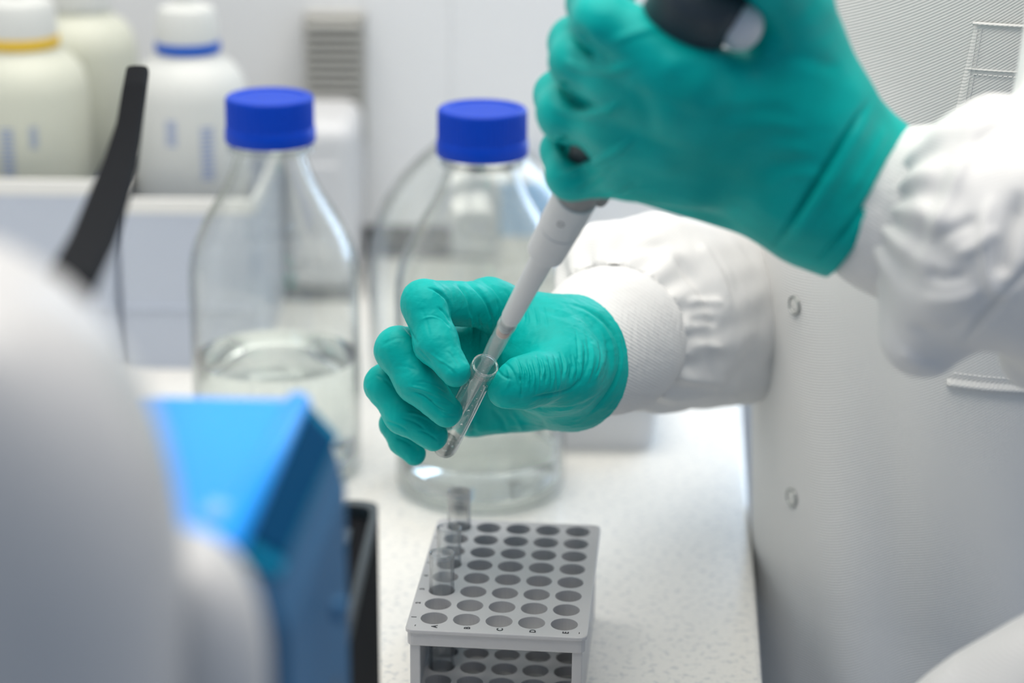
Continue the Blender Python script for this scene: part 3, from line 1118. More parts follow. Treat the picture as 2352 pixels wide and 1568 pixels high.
# ventilation unit with slats
v0, v1 = on_y(702, 50, 1640), on_y(828, 330, 1640)
ve = tag(empty('vent_grille', ((v0[0] + v1[0]) / 2, 1640, v1[2])), 'grey slatted ventilation grille on the white wall panel above the left bottle cap', 'vent')
addto(box('grille_frame', (v0[0] - 3, 1655, v1[2] - 3), (v1[0] + 3, 1676, v0[2] + 3), M['slat'], None, 1.5), ve)
addto(box('grille_cavity', (v0[0], 1653, v1[2]), (v1[0], 1656, v0[2]), M['ventdark'], None, 0), ve)
ns = 14
hgt = (v0[2] - v1[2]) / ns
for k in range(ns):
    z = v1[2] + (k + .5) * hgt
    vs = [(x, y, z + dz) for x in (v0[0], v1[0]) for y, dz in ((1652, -hgt * .36), (1645, -hgt * .36 + .1), (1645, hgt * .1), (1652, hgt * .36))]
    addto(mesh('slat', vs, [(0, 1, 2, 3), (7, 6, 5, 4), (0, 4, 5, 1), (1, 5, 6, 2), (2, 6, 7, 3), (3, 7, 4, 0)], M['slat']), ve)
# white apparatus with rounded top below the grille
a0, a1 = on_y(675, 285, 1560), on_y(818, 620, 1560)
ap = tag(empty('apparatus', ((a0[0] + a1[0]) / 2, 1590, 0)), 'white box-shaped apparatus with rounded top between the left bottle and the wall', 'lab equipment')
addto(box('housing', (a0[0] - 12, 1560, 4), (a1[0], 1660, a0[2]), M['lightgrey'], None, 14, 5), ap)
addto(box('base', (a0[0] - 14, 1556, 0), (a1[0] + 1.5, 1662, 6), M['midgrey'], None, 1), ap)
addto(box('door_panel', (a0[0] - 4, 1557.5, 30), (a1[0] - 12, 1561, a0[2] - 30), M['lightgrey'], None, 1.4, 3), ap)
# pale blue carton behind the right bottle
b0 = on_y(1150, 400, 1600)
b1 = on_y(1300, 600, 1600)
bx = tag(empty('carton', ((b0[0] + b1[0]) / 2, 1625, 0)), 'pale blue and white carton partly hidden behind the right bottle and the pipette', 'box')
addto(box('carton_body', (b0[0], 1600, 0), (b1[0], 1660, 40), M['binrim'], None, 1), bx)
addto(box('printed_band', (b0[0] - .3, 1599.6, 40), (b1[0] + .3, 1660.4, b0[2] * .92), M['paleblue'], None, 1), bx)
addto(box('top_flap', (b0[0] + 2, 1602, b0[2] * .92), (b1[0] - 2, 1658, b0[2] * .92 + 3), M['binrim'], None, .6), bx)
# white tray behind the lower hand
t0 = on_z(1500, 1035)
tr = tag(empty('tray', (t0[0] - 50, t0[1] + 50, 0)), 'shallow white plastic tray on the bench behind the lower gloved hand', 'tray')
def tray():
    x1, y0 = t0[0], t0[1]
    x0, y1 = x1 - 96, y0 + 105
    lv = [(0, 0), (-3, 30), (-6, 32), (-6, 33.5), (-1, 33.5), (2, 30), (5, 4), (5, 4)]
    vs, fs = [], []
    n = 20
    for ins, z in lv:
        vs += [(x, y, z) for x, y in rim_loop(x0 + ins, x1 - ins, y0 + ins, y1 - ins, 12 - ins * .5)]
    for k in range(len(lv) - 1):
        for i in range(n):
            fs.append((k * n + i, k * n + (i + 1) % n, (k + 1) * n + (i + 1) % n, (k + 1) * n + i))
    fs.append([(len(lv) - 1) * n + i for i in range(n)])
    fs.append(list(range(n))[::-1])
    return vs, fs
vs, fs = tray()
addto(mesh('tray_body', vs, fs, M['tray']), tr)

# ------------------------------------------------------------------ left foreground instruments
def prism(name, pts_a, pts_b, m, parent, bevel=0):
    """two matching polygons joined"""
    n = len(pts_a)
    vs = list(pts_a) + list(pts_b)
    fs = [list(range(n))[::-1], list(range(n, 2 * n))] + [(i, (i + 1) % n, n + (i + 1) % n, n + i) for i in range(n)]
    o = mesh(name, vs, fs, m, None)
    bm = bmesh.new()
    bm.from_mesh(o.data)
    bmesh.ops.recalc_face_normals(bm, faces=bm.faces)
    bm.to_mesh(o.data)
    bm.free()
    if bevel: bev(o, bevel, 3, 20)
    return addto(o, parent)
# bright blue instrument
def gz(p, z=0.0):
    q = np.array(p, float)
    q[2] = z
    return q
A = at(372, 912, 690)
B = at(690, 925, 690)
C = at(768, 1010, 690)
A2 = at(430, 1330, 560)
B2 = at(516, 1268, 560)
C2 = at(632, 1335, 560)
def on_plane(px, py, p0, p1, p2):
    n_ = np.cross(p1 - p0, p2 - p0)
    r_ = at(px, py, 1.0) - CAM
    return CAM + r_ * ((p0 - CAM) @ n_) / (r_ @ n_)
C2 = on_plane(632, 1335, B, C, B2)
A2 = on_plane(430, 1330, A, B, B2)
down = np.array([0, 0, -1.0])
bi = tag(empty('blue_instrument', gz((A + B) / 2)), 'bright azure plastic instrument casing with a sloping top in the left foreground', 'lab equipment')
lft = np.array([-90.0, 0, 0])
CR = C + np.array([4.0, -4, -14])
CR2 = C2 + np.array([3.0, -4, -14])
fa = [A + lft, A, B, C, CR, gz(CR + [1, 0, 0]), gz(A + lft)]
fb = [A2 + lft, A2, B2, C2, CR2, gz(CR2), gz(A2 + lft)]
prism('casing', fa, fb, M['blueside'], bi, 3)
def inset_quad(name, q, m, parent, lift, shrink=.94, th=1.2, bevel=1.0):
    q = [np.array(p) for p in q]
    c = sum(q) / 4
    n = np.cross(q[1] - q[0], q[3] - q[0])
    n /= np.linalg.norm(n)
    if n @ (CAM - c) < 0: n = -n
    qq = [c + (p - c) * shrink for p in q]
    return prism(name, [p + n * (lift - th) for p in qq], [p + n * lift for p in qq], m, parent, bevel)
tl = inset_quad('top_panel', [A + lft, B, B2, A2 + lft], M['blue'], bi, 1.6, .985, 2.4, 1.0)
tl['label'] = 'glossy azure top panel'
# rounded ridge along the edge
rd = B2 - B
addto(lathe('edge_ridge', [(0, -2), (3.2, 0), (4.2, 3), (4.6, np.linalg.norm(rd) - 3), (3.4, np.linalg.norm(rd)), (0, np.linalg.norm(rd) + 1)], M['blue'], None, 24, xf=along(B + (B - C) * .02, rd)), bi)
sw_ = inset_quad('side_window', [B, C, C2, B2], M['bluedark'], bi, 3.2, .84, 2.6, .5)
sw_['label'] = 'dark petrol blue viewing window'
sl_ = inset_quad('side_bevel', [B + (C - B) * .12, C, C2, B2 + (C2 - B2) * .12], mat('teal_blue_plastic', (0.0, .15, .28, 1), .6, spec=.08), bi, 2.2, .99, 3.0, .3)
k0 = at(788, 1400, 640)
addto(box('latch', tuple(k0 - [3, 3, 3]), tuple(k0 + [1, 3, 3]), M['blueside'], None, 1), bi)
k1 = at(500, 1215, 585)
blob('hinge_knob', k1, (np.eye(3)[0], np.eye(3)[1], np.eye(3)[2]), (6, 6, 8), mat('pale_blue_plastic', srgb(120, 180, 235), .35), bi)

# black low instrument to its right
bb = tag(empty('black_instrument', on_z(850, 1300, 178)), 'black box-shaped instrument with a raised rim between the blue instrument and the rack', 'lab equipment')
Z1 = 178
q0, q1 = on_z(872, 1168, Z1), on_z(776, 1568, Z1)
q1 = q1 + (q1 - q0) * .35
dxl = np.array([-14.0, 3, 0])
poly = [q0 + dxl, q0, q1, q1 + dxl]
slabp = [(p[0], p[1]) for p in poly][::-1]
bb.location = V(((q0 + q1) / 2) * [1, 1, 0])
def rounded(poly, r, n=6):
    out = []
    m_ = len(poly)
    for i in range(m_):
        p, a, b = np.array(poly[i]), np.array(poly[i - 1]), np.array(poly[(i + 1) % m_])
        da, db = (a - p) / np.linalg.norm(a - p), (b - p) / np.linalg.norm(b - p)
        for k in range(n):
            t = k / (n - 1)
            out.append(tuple((1 - t) ** 2 * (p + da * r) + 2 * t * (1 - t) * p + t * t * (p + db * r)))
    return out
rp = rounded(slabp, 6)
addto(slab('casing', rp, 2, Z1 - 2, M['black'], None, 1.5), bb)
cc = np.mean(np.array(rp), 0)
inn = [tuple(cc + (np.array(p) - cc) * np.array([.74, .94])) for p in rp]
def ring_slab(name, outer, inner, z0, z1, m, parent):
    n = len(outer)
    vs = [(x, y, z0) for x, y in outer] + [(x, y, z1) for x, y in outer] + [(x, y, z1) for x, y in inner] + [(x, y, z0) for x, y in inner]
    fs = []
    for k in range(4):
        for i in range(n):
            j = (i + 1) % n
            a, b = k * n, ((k + 1) % 4) * n
            fs.append((a + i, a + j, b + j, b + i))
    o = mesh(name, vs, fs, m)
    bev(o, .8)
    return addto(o, parent)
ring_slab('raised_rim', rp, inn, Z1 - 3, Z1 + 3, M['darkrub'], bb)
for k, t in enumerate((.12, .34, .56, .8)):
    p = q0 + (q1 - q0) * t + np.array([-12, -4, 0])
    addto(box('key', (p[0] - 3, p[1] - 7, Z1 - 2.5), (p[0] + 4, p[1] + 7, Z1 + .8), M['darkrub'], None, .8), bb)

# big rounded foreground device with a black curved arm
dv = tag(empty('rounded_instrument', gz(at(120, 1500, 470))), 'large out-of-focus rounded light grey instrument with black curved arm filling the left foreground', 'lab equipment')
def shell(name, secs, m, parent, n=48, ex=.85):
    """stack of superellipse sections: (centre, half width x, half depth y)"""
    th = np.arange(n) * 2 * np.pi / n
    vs = []
    for c, a, b in secs:
        cs, sn = np.cos(th), np.sin(th)
        vs.append(np.c_[c[0] + a * np.sign(cs) * np.abs(cs) ** ex, c[1] + b * np.sign(sn) * np.abs(sn) ** ex, np.full(n, c[2])])
    vs = np.concatenate(vs)
    k = len(secs)
    fs = [(i * n + j, i * n + (j + 1) % n, (i + 1) * n + (j + 1) % n, (i + 1) * n + j) for i in range(k - 1) for j in range(n)]
    fs += [list(range(n))[::-1], [(k - 1) * n + j for j in range(n)]]
    o = mesh(name, vs, fs, m, None, True)
    return addto(o, parent)
def silh(ptsr, depth, left_px, dy):
    """vertical body whose right outline passes the given pixels at a depth"""
    secs = []
    for px, py in ptsr:
        r = at(px, py, depth)
        l = at(left_px, py, depth)
        cxm = (r[0] + l[0]) / 2
        secs.append((np.array([cxm, r[1] + dy * 0, r[2]]), (r[0] - l[0]) / 2, dy))
    return secs
D1 = 455
Yc = at(200, 1100, D1)[1] + 22
def body(outline, D, xl, Yc, dy, zb=0):
    secs = []
    for px, py in outline:
        r = on_y(px, py, Yc)
        secs.append((r[0], r[2]))
    zmax = secs[0][1]
    out = []
    for x, z in secs:
        a = max((x - xl) / 2, .5)
        f = min(1, (a / ((secs[-1][0] - xl) / 2)))
        out.append((np.array([xl + a, Yc, z]), a, dy * max(f ** .7, .02)))
    z_end = out[-1][0][2]
    c, a, b = out[-1]
    for z in np.linspace(z_end, zb, 6)[1:]:
        out.append((np.array([c[0], c[1], z]), a, b))
    return out[::-1]
X_L = on_y(-260, 1000, Yc)[0]
out1 = [(-140, 570), (-60, 590), (10, 618), (80, 660), (150, 712), (210, 770), (262, 838), (305, 910), (340, 985), (370, 1065), (392, 1150), (410, 1240), (420, 1340), (424, 1450), (425, 1568)]
shell('main_housing', body(out1, D1, X_L, Yc, 42), M['device'], dv)
Y2 = at(520, 1400, 500)[1] + 10
X2 = on_y(350, 1568, Y2)[0]
out2 = [(440, 1246), (470, 1254), (505, 1272), (538, 1300), (566, 1338), (588, 1385), (604, 1440), (614, 1500), (618, 1568)]
shell('side_housing', body(out2, 500, X2, Y2, 18), M['device'], dv)
# seam ring around the housing
# black curved arm: a strap that rises from the housing and leans away
bar = [((110, 740), 560), ((165, 645), 620), ((214, 550), 690), ((250, 455), 745), ((278, 370), 790), ((297, 290), 825), ((308, 215), 850), ((316, 165), 865)]
vs, fs = [], []
n = 16
wpx = [72, 62, 54, 48, 39, 30, 28, 26]
cen = [at(p[0], p[1], d) for p, d in bar]
for i, c in enumerate(cen):
    t = cen[min(i + 1, len(cen) - 1)] - cen[max(i - 1, 0)]
    t /= np.linalg.norm(t)
    sx_ = np.array([1.0, 0, 0]) - t[0] * t
    sx_ /= np.linalg.norm(sx_)
    sy_ = np.cross(t, sx_)
    hw = wpx[i] * bar[i][1] / F
    for k in range(n):
        a = 2 * math.pi * k / n
        cs, sn = math.cos(a), math.sin(a)
        vs.append(c + sx_ * hw * np.sign(cs) * abs(cs) ** .6 + sy_ * 3.0 * np.sign(sn) * abs(sn) ** .6)
for i in range(len(cen) - 1):
    for k in range(n):
        fs.append((i * n + k, i * n + (k + 1) % n, (i + 1) * n + (k + 1) % n, (i + 1) * n + k))
fs += [list(range(n))[::-1], [(len(cen) - 1) * n + k for k in range(n)]]
o = addto(mesh('curved_arm', vs, fs, M['black'], None, True), dv)
o['label'] = 'black curved arm'
# ------------------------------------------------------------------ person: coat, sleeves, gloves
person = tag(empty('person', (290, 1130, -900)), 'person in white snap-button lab coat and teal gloves pipetting into a held test tube', 'person')

# lower (right) hand ------------------------------------------------
def c1(X, Y, w): return dsg(800 + X * .3189, 600 + Y * .3189, w)
def R1(r): return r * .3189 / 4.983
GH = 0.46
g = Grid(dsg(820, 1085, -100), dsg(1460, 615, 45), GH)
palm = g.new()
K = 9
wr = c1(1620, 735, -52)
ax = np.array([.62, .03, -.78])
for a, ra, b, rb in (
        (c1(1010, 300, -30), R1(175), c1(1560, 560, -48), R1(270)),
        (c1(900, 560, -52), R1(190), c1(1560, 640, -55), R1(300)),
        (c1(870, 800, -66), R1(190), c1(1560, 760, -55), R1(330)),
        (c1(900, 1050, -78), R1(215), c1(1560, 900, -62), R1(300)),
        (c1(1660, 790, -40), R1(270), c1(1560, 800, -14), R1(215)),
        (c1(1560, 800, -14), R1(215), c1(1480, 470, -36), R1(190)),
        (c1(1450, 735, -30), R1(385), wr, R1(440)),
        (wr, R1(440), wr + ax * 12, R1(452))):
    add_cone(g, palm, a, ra, b, rb, K)
fing = [
    # index
    [(c1(1030, 310, -28), R1(168)), (c1(545, 298, 9), R1(160)), (c1(632, 590, 16), R1(155)), (c1(775, 800, 25), R1(108))],
    # middle
    [(c1(900, 590, -50), R1(165)), (c1(362, 640, 0), R1(166)), (c1(505, 865, 4), R1(158)), (c1(705, 1080, 7), R1(116))],
    # ring
    [(c1(830, 850, -62), R1(165)), (c1(262, 885, -16), R1(140)), (c1(400, 1105, -14), R1(136)), (c1(612, 1258, -12), R1(108))],
    # pinky
    [(c1(800, 1050, -66), R1(150)), (c1(345, 1170, -40), R1(112)), (c1(400, 1290, -36), R1(104)), (c1(475, 1385, -34), R1(84))],
    # thumb
    [(c1(1600, 800, -16), R1(225)), (c1(1350, 850, 8), R1(180)), (c1(1240, 880, 14), R1(172)), (c1(1135, 925, 17), R1(132))],
]
full = palm
for i, f_ in enumerate(fing):
    q = g.new()
    chain(g, q, f_, 3.5 if i < 4 else 5)
    full = np.minimum(full, smin(palm, q, 6.0 if i < 4 else 8.0)) if i else smin(palm, q, 6.0)
rimp = wr + ax * 3
full = cut_plane(g, full, rimp + ax * 0, ax)
add_ring(g, full, rimp - ax * .6, ax, R1(446), 1.25, .5)
v, q = surface_nets(g, full)
v = relax(v, q, 3)
n = normals(v, q)
def z1(pts): return [(800 + x * .3189, 600 + y * .3189) for x, y in pts]
S = []
def st(pts, wid, amp, w0=-99, w1=99): S.append((z1(pts), wid, amp, w0, w1))
# index finger folds at the first joint
st([(600, 200), (680, 240), (735, 320), (735, 420)], 3.2, -.9, -10)
st([(560, 190), (640, 215), (700, 270)], 2.6, -.45, -10)
st([(640, 330), (700, 380), (745, 460)], 2.4, -.5, 0)
st([(600, 390), (680, 420), (735, 480)], 2.2, -.35, 0)
st([(520, 420), (620, 400), (700, 440)], 2.2, .3, 0)
st([(500, 620), (560, 690), (600, 740)], 2.8, -.4, 0)
st([(560, 640), (640, 700), (700, 740), (790, 800)], 3.2, .35, 0)
st([(650, 730), (720, 760), (800, 860)], 2.6, -.35, 0)
st([(700, 640), (760, 700), (800, 780)], 2.8, -.3, 0)
st([(520, 330), (560, 430), (590, 560)], 4, -.2, 0)
# proximal part of index and back of the grip
st([(760, 150), (840, 220), (880, 320), (870, 430)], 4.0, -1.0, -40)
st([(820, 130), (930, 210), (1010, 330), (1040, 480)], 3.4, -.9, -60)
st([(930, 120), (1040, 190), (1110, 300)], 3.2, -.6, -60)
st([(870, 360), (890, 480), (880, 600)], 3.2, .6, -70)
st([(930, 380), (960, 520), (950, 640)], 3.0, -.7, -70)
st([(1000, 420), (1020, 540), (1000, 640)], 2.6, .5, -70)
st([(1060, 260), (1090, 360), (1075, 460)], 2.6, -.5, -70)
# middle finger
st([(380, 440), (450, 520), (500, 600)], 3.4, -.5, -12)
st([(430, 900), (560, 930), (690, 1000)], 3.4, .8, -6)
st([(440, 940), (560, 980), (640, 1050), (760, 1080)], 3.0, -.8, -6)
st([(480, 870), (600, 880), (720, 950)], 2.8, -.45, -6)
st([(600, 930), (700, 990), (780, 1050)], 2.8, .4, -6)
st([(620, 1050), (700, 1105), (790, 1110)], 2.6, -.4, -6)
st([(560, 1000), (640, 1010), (760, 1055)], 2.4, -.3, -6)
st([(230, 620), (330, 560), (420, 560)], 4, -.3, -12)
st([(330, 760), (430, 760), (520, 800)], 4, -.25, -12)
# ring, pinky
st([(190, 820), (260, 850), (330, 930)], 3.5, -.4, -30)
st([(380, 1130), (480, 1160), (560, 1220)], 3, -.5, -30)
st([(400, 1090), (520, 1110), (640, 1180)], 3, .5, -30)
st([(500, 1210), (590, 1250), (650, 1300)], 2.6, -.4, -30)
st([(250, 1150), (360, 1180), (430, 1230)], 3, -.5, -60)
st([(330, 1270), (400, 1290), (470, 1340)], 3, -.4, -60)
# thumb: many tight cross folds between tip and base
for k, (x, a) in enumerate(((1225, .9), (1262, .7), (1300, .9), (1336, .6), (1372, .95), (1410, .6), (1448, .8), (1490, .5), (1535, .7), (1585, .4), (1640, .5))):
    yt = 690 + 10 * ((k * 7) % 4) - (k * 6)
    yb = 880 + 34 * ((k * 5) % 4) - k * 4
    st([(x - 20, yt), (x + 18, (yt + yb) / 2), (x + 6, yb)], 2.4 + .35 * (k % 3), -a, -30)
    st([(x, yt + 25), (x + 36, (yt + yb) / 2), (x + 22, yb - 25)], 2.3, a * .6, -30)
st([(1060, 760), (1110, 820), (1180, 850)], 3.0, -.55, 5)
st([(1090, 720), (1170, 770), (1210, 860), (1235, 960)], 3.0, -.6, 5)
st([(1230, 820), (1245, 900), (1235, 990)], 2.3, -.9, 0)
st([(1140, 770), (1160, 840), (1130, 930)], 3.0, .4, 5)
st([(1310, 990), (1450, 960), (1600, 920), (1700, 800)], 4, -1.0, -40)
st([(1340, 1040), (1500, 1065), (1700, 1030), (1850, 900)], 4, -.8, -60)
st([(1690, 620), (1710, 760), (1670, 900)], 5, -.6, -50)
st([(1760, 560), (1800, 740), (1760, 900)], 6, .5, -60)
st([(1600, 640), (1615, 760), (1580, 860)], 4, -.5, -50)
st([(1830, 500), (1880, 700), (1830, 900)], 5, -.5, -60)
st([(1350, 330), (1500, 380), (1640, 400)], 8, -.6, -60)
st([(1600, 312), (1800, 385), (1920, 520), (1962, 680), (1925, 850), (1845, 985), (1680, 1140)], 3.2, -1.5, -99)
st([(1560, 330), (1750, 400), (1870, 530), (1915, 690), (1880, 850), (1790, 980)], 5, .5, -99)
for k_i in range(9):
    x0_ = 1630 + 27 * k_i
    st([(x0_, 470 + 16 * k_i + 30 * (k_i % 3)), (x0_ + 26, 700), (x0_ - 6 - 5 * k_i, 900 - 20 * (k_i % 4))], 2.6 + (k_i % 2), (-.45, .3, -.3)[k_i % 3], -60)
for k_i in range(7):
    st([(1120 + 45 * k_i, 200 + 14 * k_i), (1180 + 40 * k_i, 300 + 16 * k_i), (1185 + 42 * k_i, 420 + 12 * k_i)], 3.0, (-.4, .25)[k_i % 2], -60)
# dark hollow of the palm
st([(860, 1080), (900, 1170), (890, 1270)], 7, -.7, -90, -10)
st([(1010, 1060), (1100, 1140), (1130, 1240)], 7, -.6, -90, -10)
st([(1300, 1080), (1380, 1140), (1420, 1220)], 6, -.6, -90, -10)
st([(1160, 1080), (1230, 1160), (1270, 1260)], 6, .5, -90, -10)
d = strokes(v, n, S)
d += .22 * pnoise(v, 17, 3) + .07 * pnoise(v, 5, 4)
v = v + n * d[:, None]
gl1 = quadmesh('glove', unwarp(v), q, M['glove'])
addto(gl1, person)
gl1['label'] = 'teal nitrile glove on the lower hand holding the tube'

# upper (left) hand --------------------------------------------------
def c2(X, Y, w): return dsg(1200 + X / 2.45, Y / 2.45, w + (500 - Y) * .028)
def R2(r): return r / 2.45 / 4.983
g = Grid(dsg(1215, 650, 80), dsg(2130, -260, 270), 0.85)
hand = g.new()
K = 16
wr2 = c2(1945, 1135, 168)
ax2 = np.array([.85, -.50, -.16])
ax2 = ax2 / np.linalg.norm(ax2)
for a, ra, b, rb in (
        (c2(980, 440, 200), R2(170), c2(1640, 640, 178), R2(300)),
        (c2(880, 580, 190), R2(185), c2(1600, 800, 176), R2(330)),
        (c2(790, 780, 172), R2(185), c2(1560, 940, 168), R2(330)),
        (c2(720, 985, 152), R2(172), c2(1500, 1120, 160), R2(270)),
        (c2(1640, 640, 178), R2(300), c2(1540, 260, 182), R2(250)),
        (c2(1560, 950, 170), R2(400), c2(1750, 1040, 168), R2(445)),
        (c2(1520, 420, 176), R2(270), c2(1700, 820, 172), R2(330)),
        (c2(640, 230, 196), R2(160), c2(580, 450, 188), R2(165)),
        (c2(580, 450, 188), R2(165), c2(540, 700, 180), R2(165)),
        (c2(540, 700, 180), R2(165), c2(570, 930, 172), R2(160)),
        (c2(800, 400, 200), R2(185), c2(760, 900, 176), R2(185)),
        (c2(1000, 550, 196), R2(200), c2(960, 950, 178), R2(200)),
        (c2(1750, 1040, 168), R2(445), wr2, R2(462))):
    add_cone(g, hand, a, ra, b, rb, K, .86)
fing2 = [
    [(c2(980, 430, 203), R2(168)), (c2(455, 115, 192), R2(175)), (c2(400, 20, 166), R2(150)), (c2(520, -60, 145), R2(130))],
    [(c2(860, 560, 196), R2(170)), (c2(320, 350, 174), R2(165)), (c2(300, 245, 156), R2(150)), (c2(420, 110, 125), R2(120))],
    [(c2(790, 760, 184), R2(165)), (c2(250, 640, 162), R2(165)), (c2(222, 540, 142), R2(152)), (c2(360, 400, 105), R2(120))],
    [(c2(740, 960, 168), R2(150)), (c2(275, 985, 153), R2(138)), (c2(235, 850, 138), R2(128)), (c2(360, 720, 96), R2(105))],
    [(c2(1580, 420, 175), R2(260)), (c2(1530, 60, 185), R2(225)), (c2(1330, -230, 205), R2(185)), (c2(1130, -400, 222), R2(150))],
]
full = None
for i, f_ in enumerate(fing2):
    q = g.new()
    chain(g, q, f_, 4)
    s_ = smin(hand, q, 9.0)
    full = s_ if full is None else np.minimum(full, s_)
rp2 = wr2 + ax2 * 1
full = cut_plane(g, full, rp2, ax2)
v, q = surface_nets(g, full)
v = relax(v, q, 4)
n = normals(v, q)
S = []
def st2(pts, wid, amp, w0=0, w1=400): S.append(([(1200 + x / 2.45, y / 2.45) for x, y in pts], wid, amp, w0, w1))
# cuff seam and folds
st2([(1960, 560), (1800, 800), (1640, 1050), (1390, 1440)], 7, -3.4)
st2([(1990, 600), (1850, 830), (1700, 1080), (1480, 1430)], 14, 1.2)
st2([(2120, 760), (1990, 1050), (1850, 1260), (1650, 1500)], 7, -2.2)
st2([(2060, 700), (1960, 900), (1820, 1130)], 9, .8)
# finger ridges and valleys
st2([(300, 140), (380, 280), (500, 340)], 9, -3.6)
st2([(230, 330), (330, 380), (470, 395), (620, 370)], 8, 2.2)
st2([(210, 450), (290, 560), (420, 615)], 9, -3.6)
st2([(160, 590), (300, 640), (440, 630), (560, 580)], 8, 2.2)
st2([(200, 780), (270, 850), (350, 900)], 15, -4.0)
st2([(190, 1000), (350, 940), (500, 860), (640, 770)], 8, 2.4)
st2([(300, 1090), (420, 1010), (560, 930)], 7, -.9)
st2([(440, 1180), (560, 1090), (680, 1010)], 7, -.8)
st2([(480, 250), (650, 180), (780, 160)], 10, .9)
st2([(760, 420), (950, 330), (1200, 340)], 26, 1.2)
st2([(600, 480), (700, 620), (720, 800)], 22, -.8)
st2([(1340, 300), (1600, 330), (1800, 420)], 20, -.9)
for k in range(7):
    st2([(1000 + 60 * k, 620 + 75 * k), (1250 + 50 * k, 560 + 70 * k), (1500 + 40 * k, 560 + 78 * k)], 12, .35 * (-1) ** k)
d = strokes(v, n, S)
d += .3 * pnoise(v, 30, 5, 2)
v = v + n * d[:, None]
gl2 = addto(quadmesh('glove', unwarp(v), q, M['glove']), person)
gl2['label'] = 'teal nitrile glove on the upper hand gripping the pipette'

# near (left) sleeve ---------------------------------------------------
def pl(px, py, w): return dsg(px, py, w)
g = Grid(dsg(1850, 960, 60), dsg(2760, -250, 300), 1.5)
k_ = g.new()
chain(g, k_, [(pl(1950, 455, 152), 30), (pl(2030, 485, 152), 35), (pl(2115, 500, 158), 42), (pl(2170, 505, 164), 44)], 6, .8)
v, q = surface_nets(g, k_)
v = relax(v, q, 4)
n = normals(v, q)
aw = np.array([.94, -.2, .1])
xx, yy, zz = frame_from(aw)
p0 = pl(2030, 475, 168)
th = np.arctan2((v - p0) @ yy, (v - p0) @ xx)
v = v + n * (.25 * np.sin(th * 120) + .5 * pnoise(v, 40, 2, 2))[:, None]
kn = addto(quadmesh('knit_cuff', unwarp(v), q, M['knit']), person)
kn['label'] = 'ribbed knit cuff of the near sleeve'
s_ = g.new()
for a, ra, b, rb, kk in (
        (pl(2190, 430, 176), 27, pl(2290, 420, 185), 38, 12),
        (pl(2160, 560, 176), 30, pl(2280, 560, 190), 44, 12),
        (pl(2140, 690, 178), 22, pl(2260, 560, 190), 42, 10),
        (pl(2125, 770, 176), 20, pl(2230, 640, 196), 30, 8),
        (pl(2290, 420, 185), 38, pl(2420, 470, 195), 46, 12),
        (pl(2280, 540, 188), 42, pl(2450, 560, 190), 52, 14),
        (pl(2290, 690, 166), 20, pl(2450, 700, 170), 46, 6),
        (pl(2380, 810, 150), 18, pl(2460, 720, 160), 40, 6),
        (pl(2450, 560, 188), 54, pl(2600, 380, 150), 58, 16),
        (pl(2600, 380, 150), 58, pl(2690, -120, 110), 62, 16)):
    add_cone(g, s_, a, ra, b, rb, kk, .85)
v, q = surface_nets(g, s_)
v = relax(v, q, 4)
n = normals(v, q)
p0 = pl(2130, 500, 172)
ds = (v - p0) @ zz
th = np.arctan2((v - p0) @ yy, (v - p0) @ xx)
S = [([(2190, 330), (2130, 480), (2075, 640)], 16, -2.2, 0, 400),
     ([(2230, 330), (2190, 430), (2130, 560)], 14, 2.5, 0, 400),
     ([(2352, 430), (2310, 560), (2300, 640)], 20, -6.0, 0, 400),
     ([(2290, 440), (2262, 570), (2290, 670), (2340, 600)], 13, 3.2, 0, 400),
     ([(2180, 590), (2250, 560), (2300, 520)], 16, 2.6, 0, 400),
     ([(2120, 620), (2170, 640), (2230, 625)], 14, -3, 0, 400),
     ([(2120, 560), (2190, 530), (2250, 500)], 14, -2.4, 0, 400),
     ([(2110, 680), (2190, 690), (2260, 660)], 14, 2.4, 0, 400),
     ([(2080, 750), (2160, 760), (2230, 730)], 14, -2.2, 0, 400),
     ([(2060, 800), (2110, 835), (2170, 840)], 12, 1.5, 0, 400),
     ([(2210, 790), (2290, 690), (2390, 590)], 9, -3.5, 0, 400),
     ([(2220, 350), (2280, 300), (2340, 290)], 15, -1.6, 0, 400)]
v = v + n * (.75 * strokes(v, n, S) + 1.2 * pnoise(v, 65, 11, 2) + 1.5 * np.exp(-np.clip(ds, 0, 99) / 18) * np.sin(th * 13 + pnoise(v, 60, 1, 1)))[:, None]
sl_ = addto(quadmesh('sleeve', unwarp(v), q, M['sleeve']), person)
sl_['label'] = 'near sleeve of the coat, gathered at the cuff'

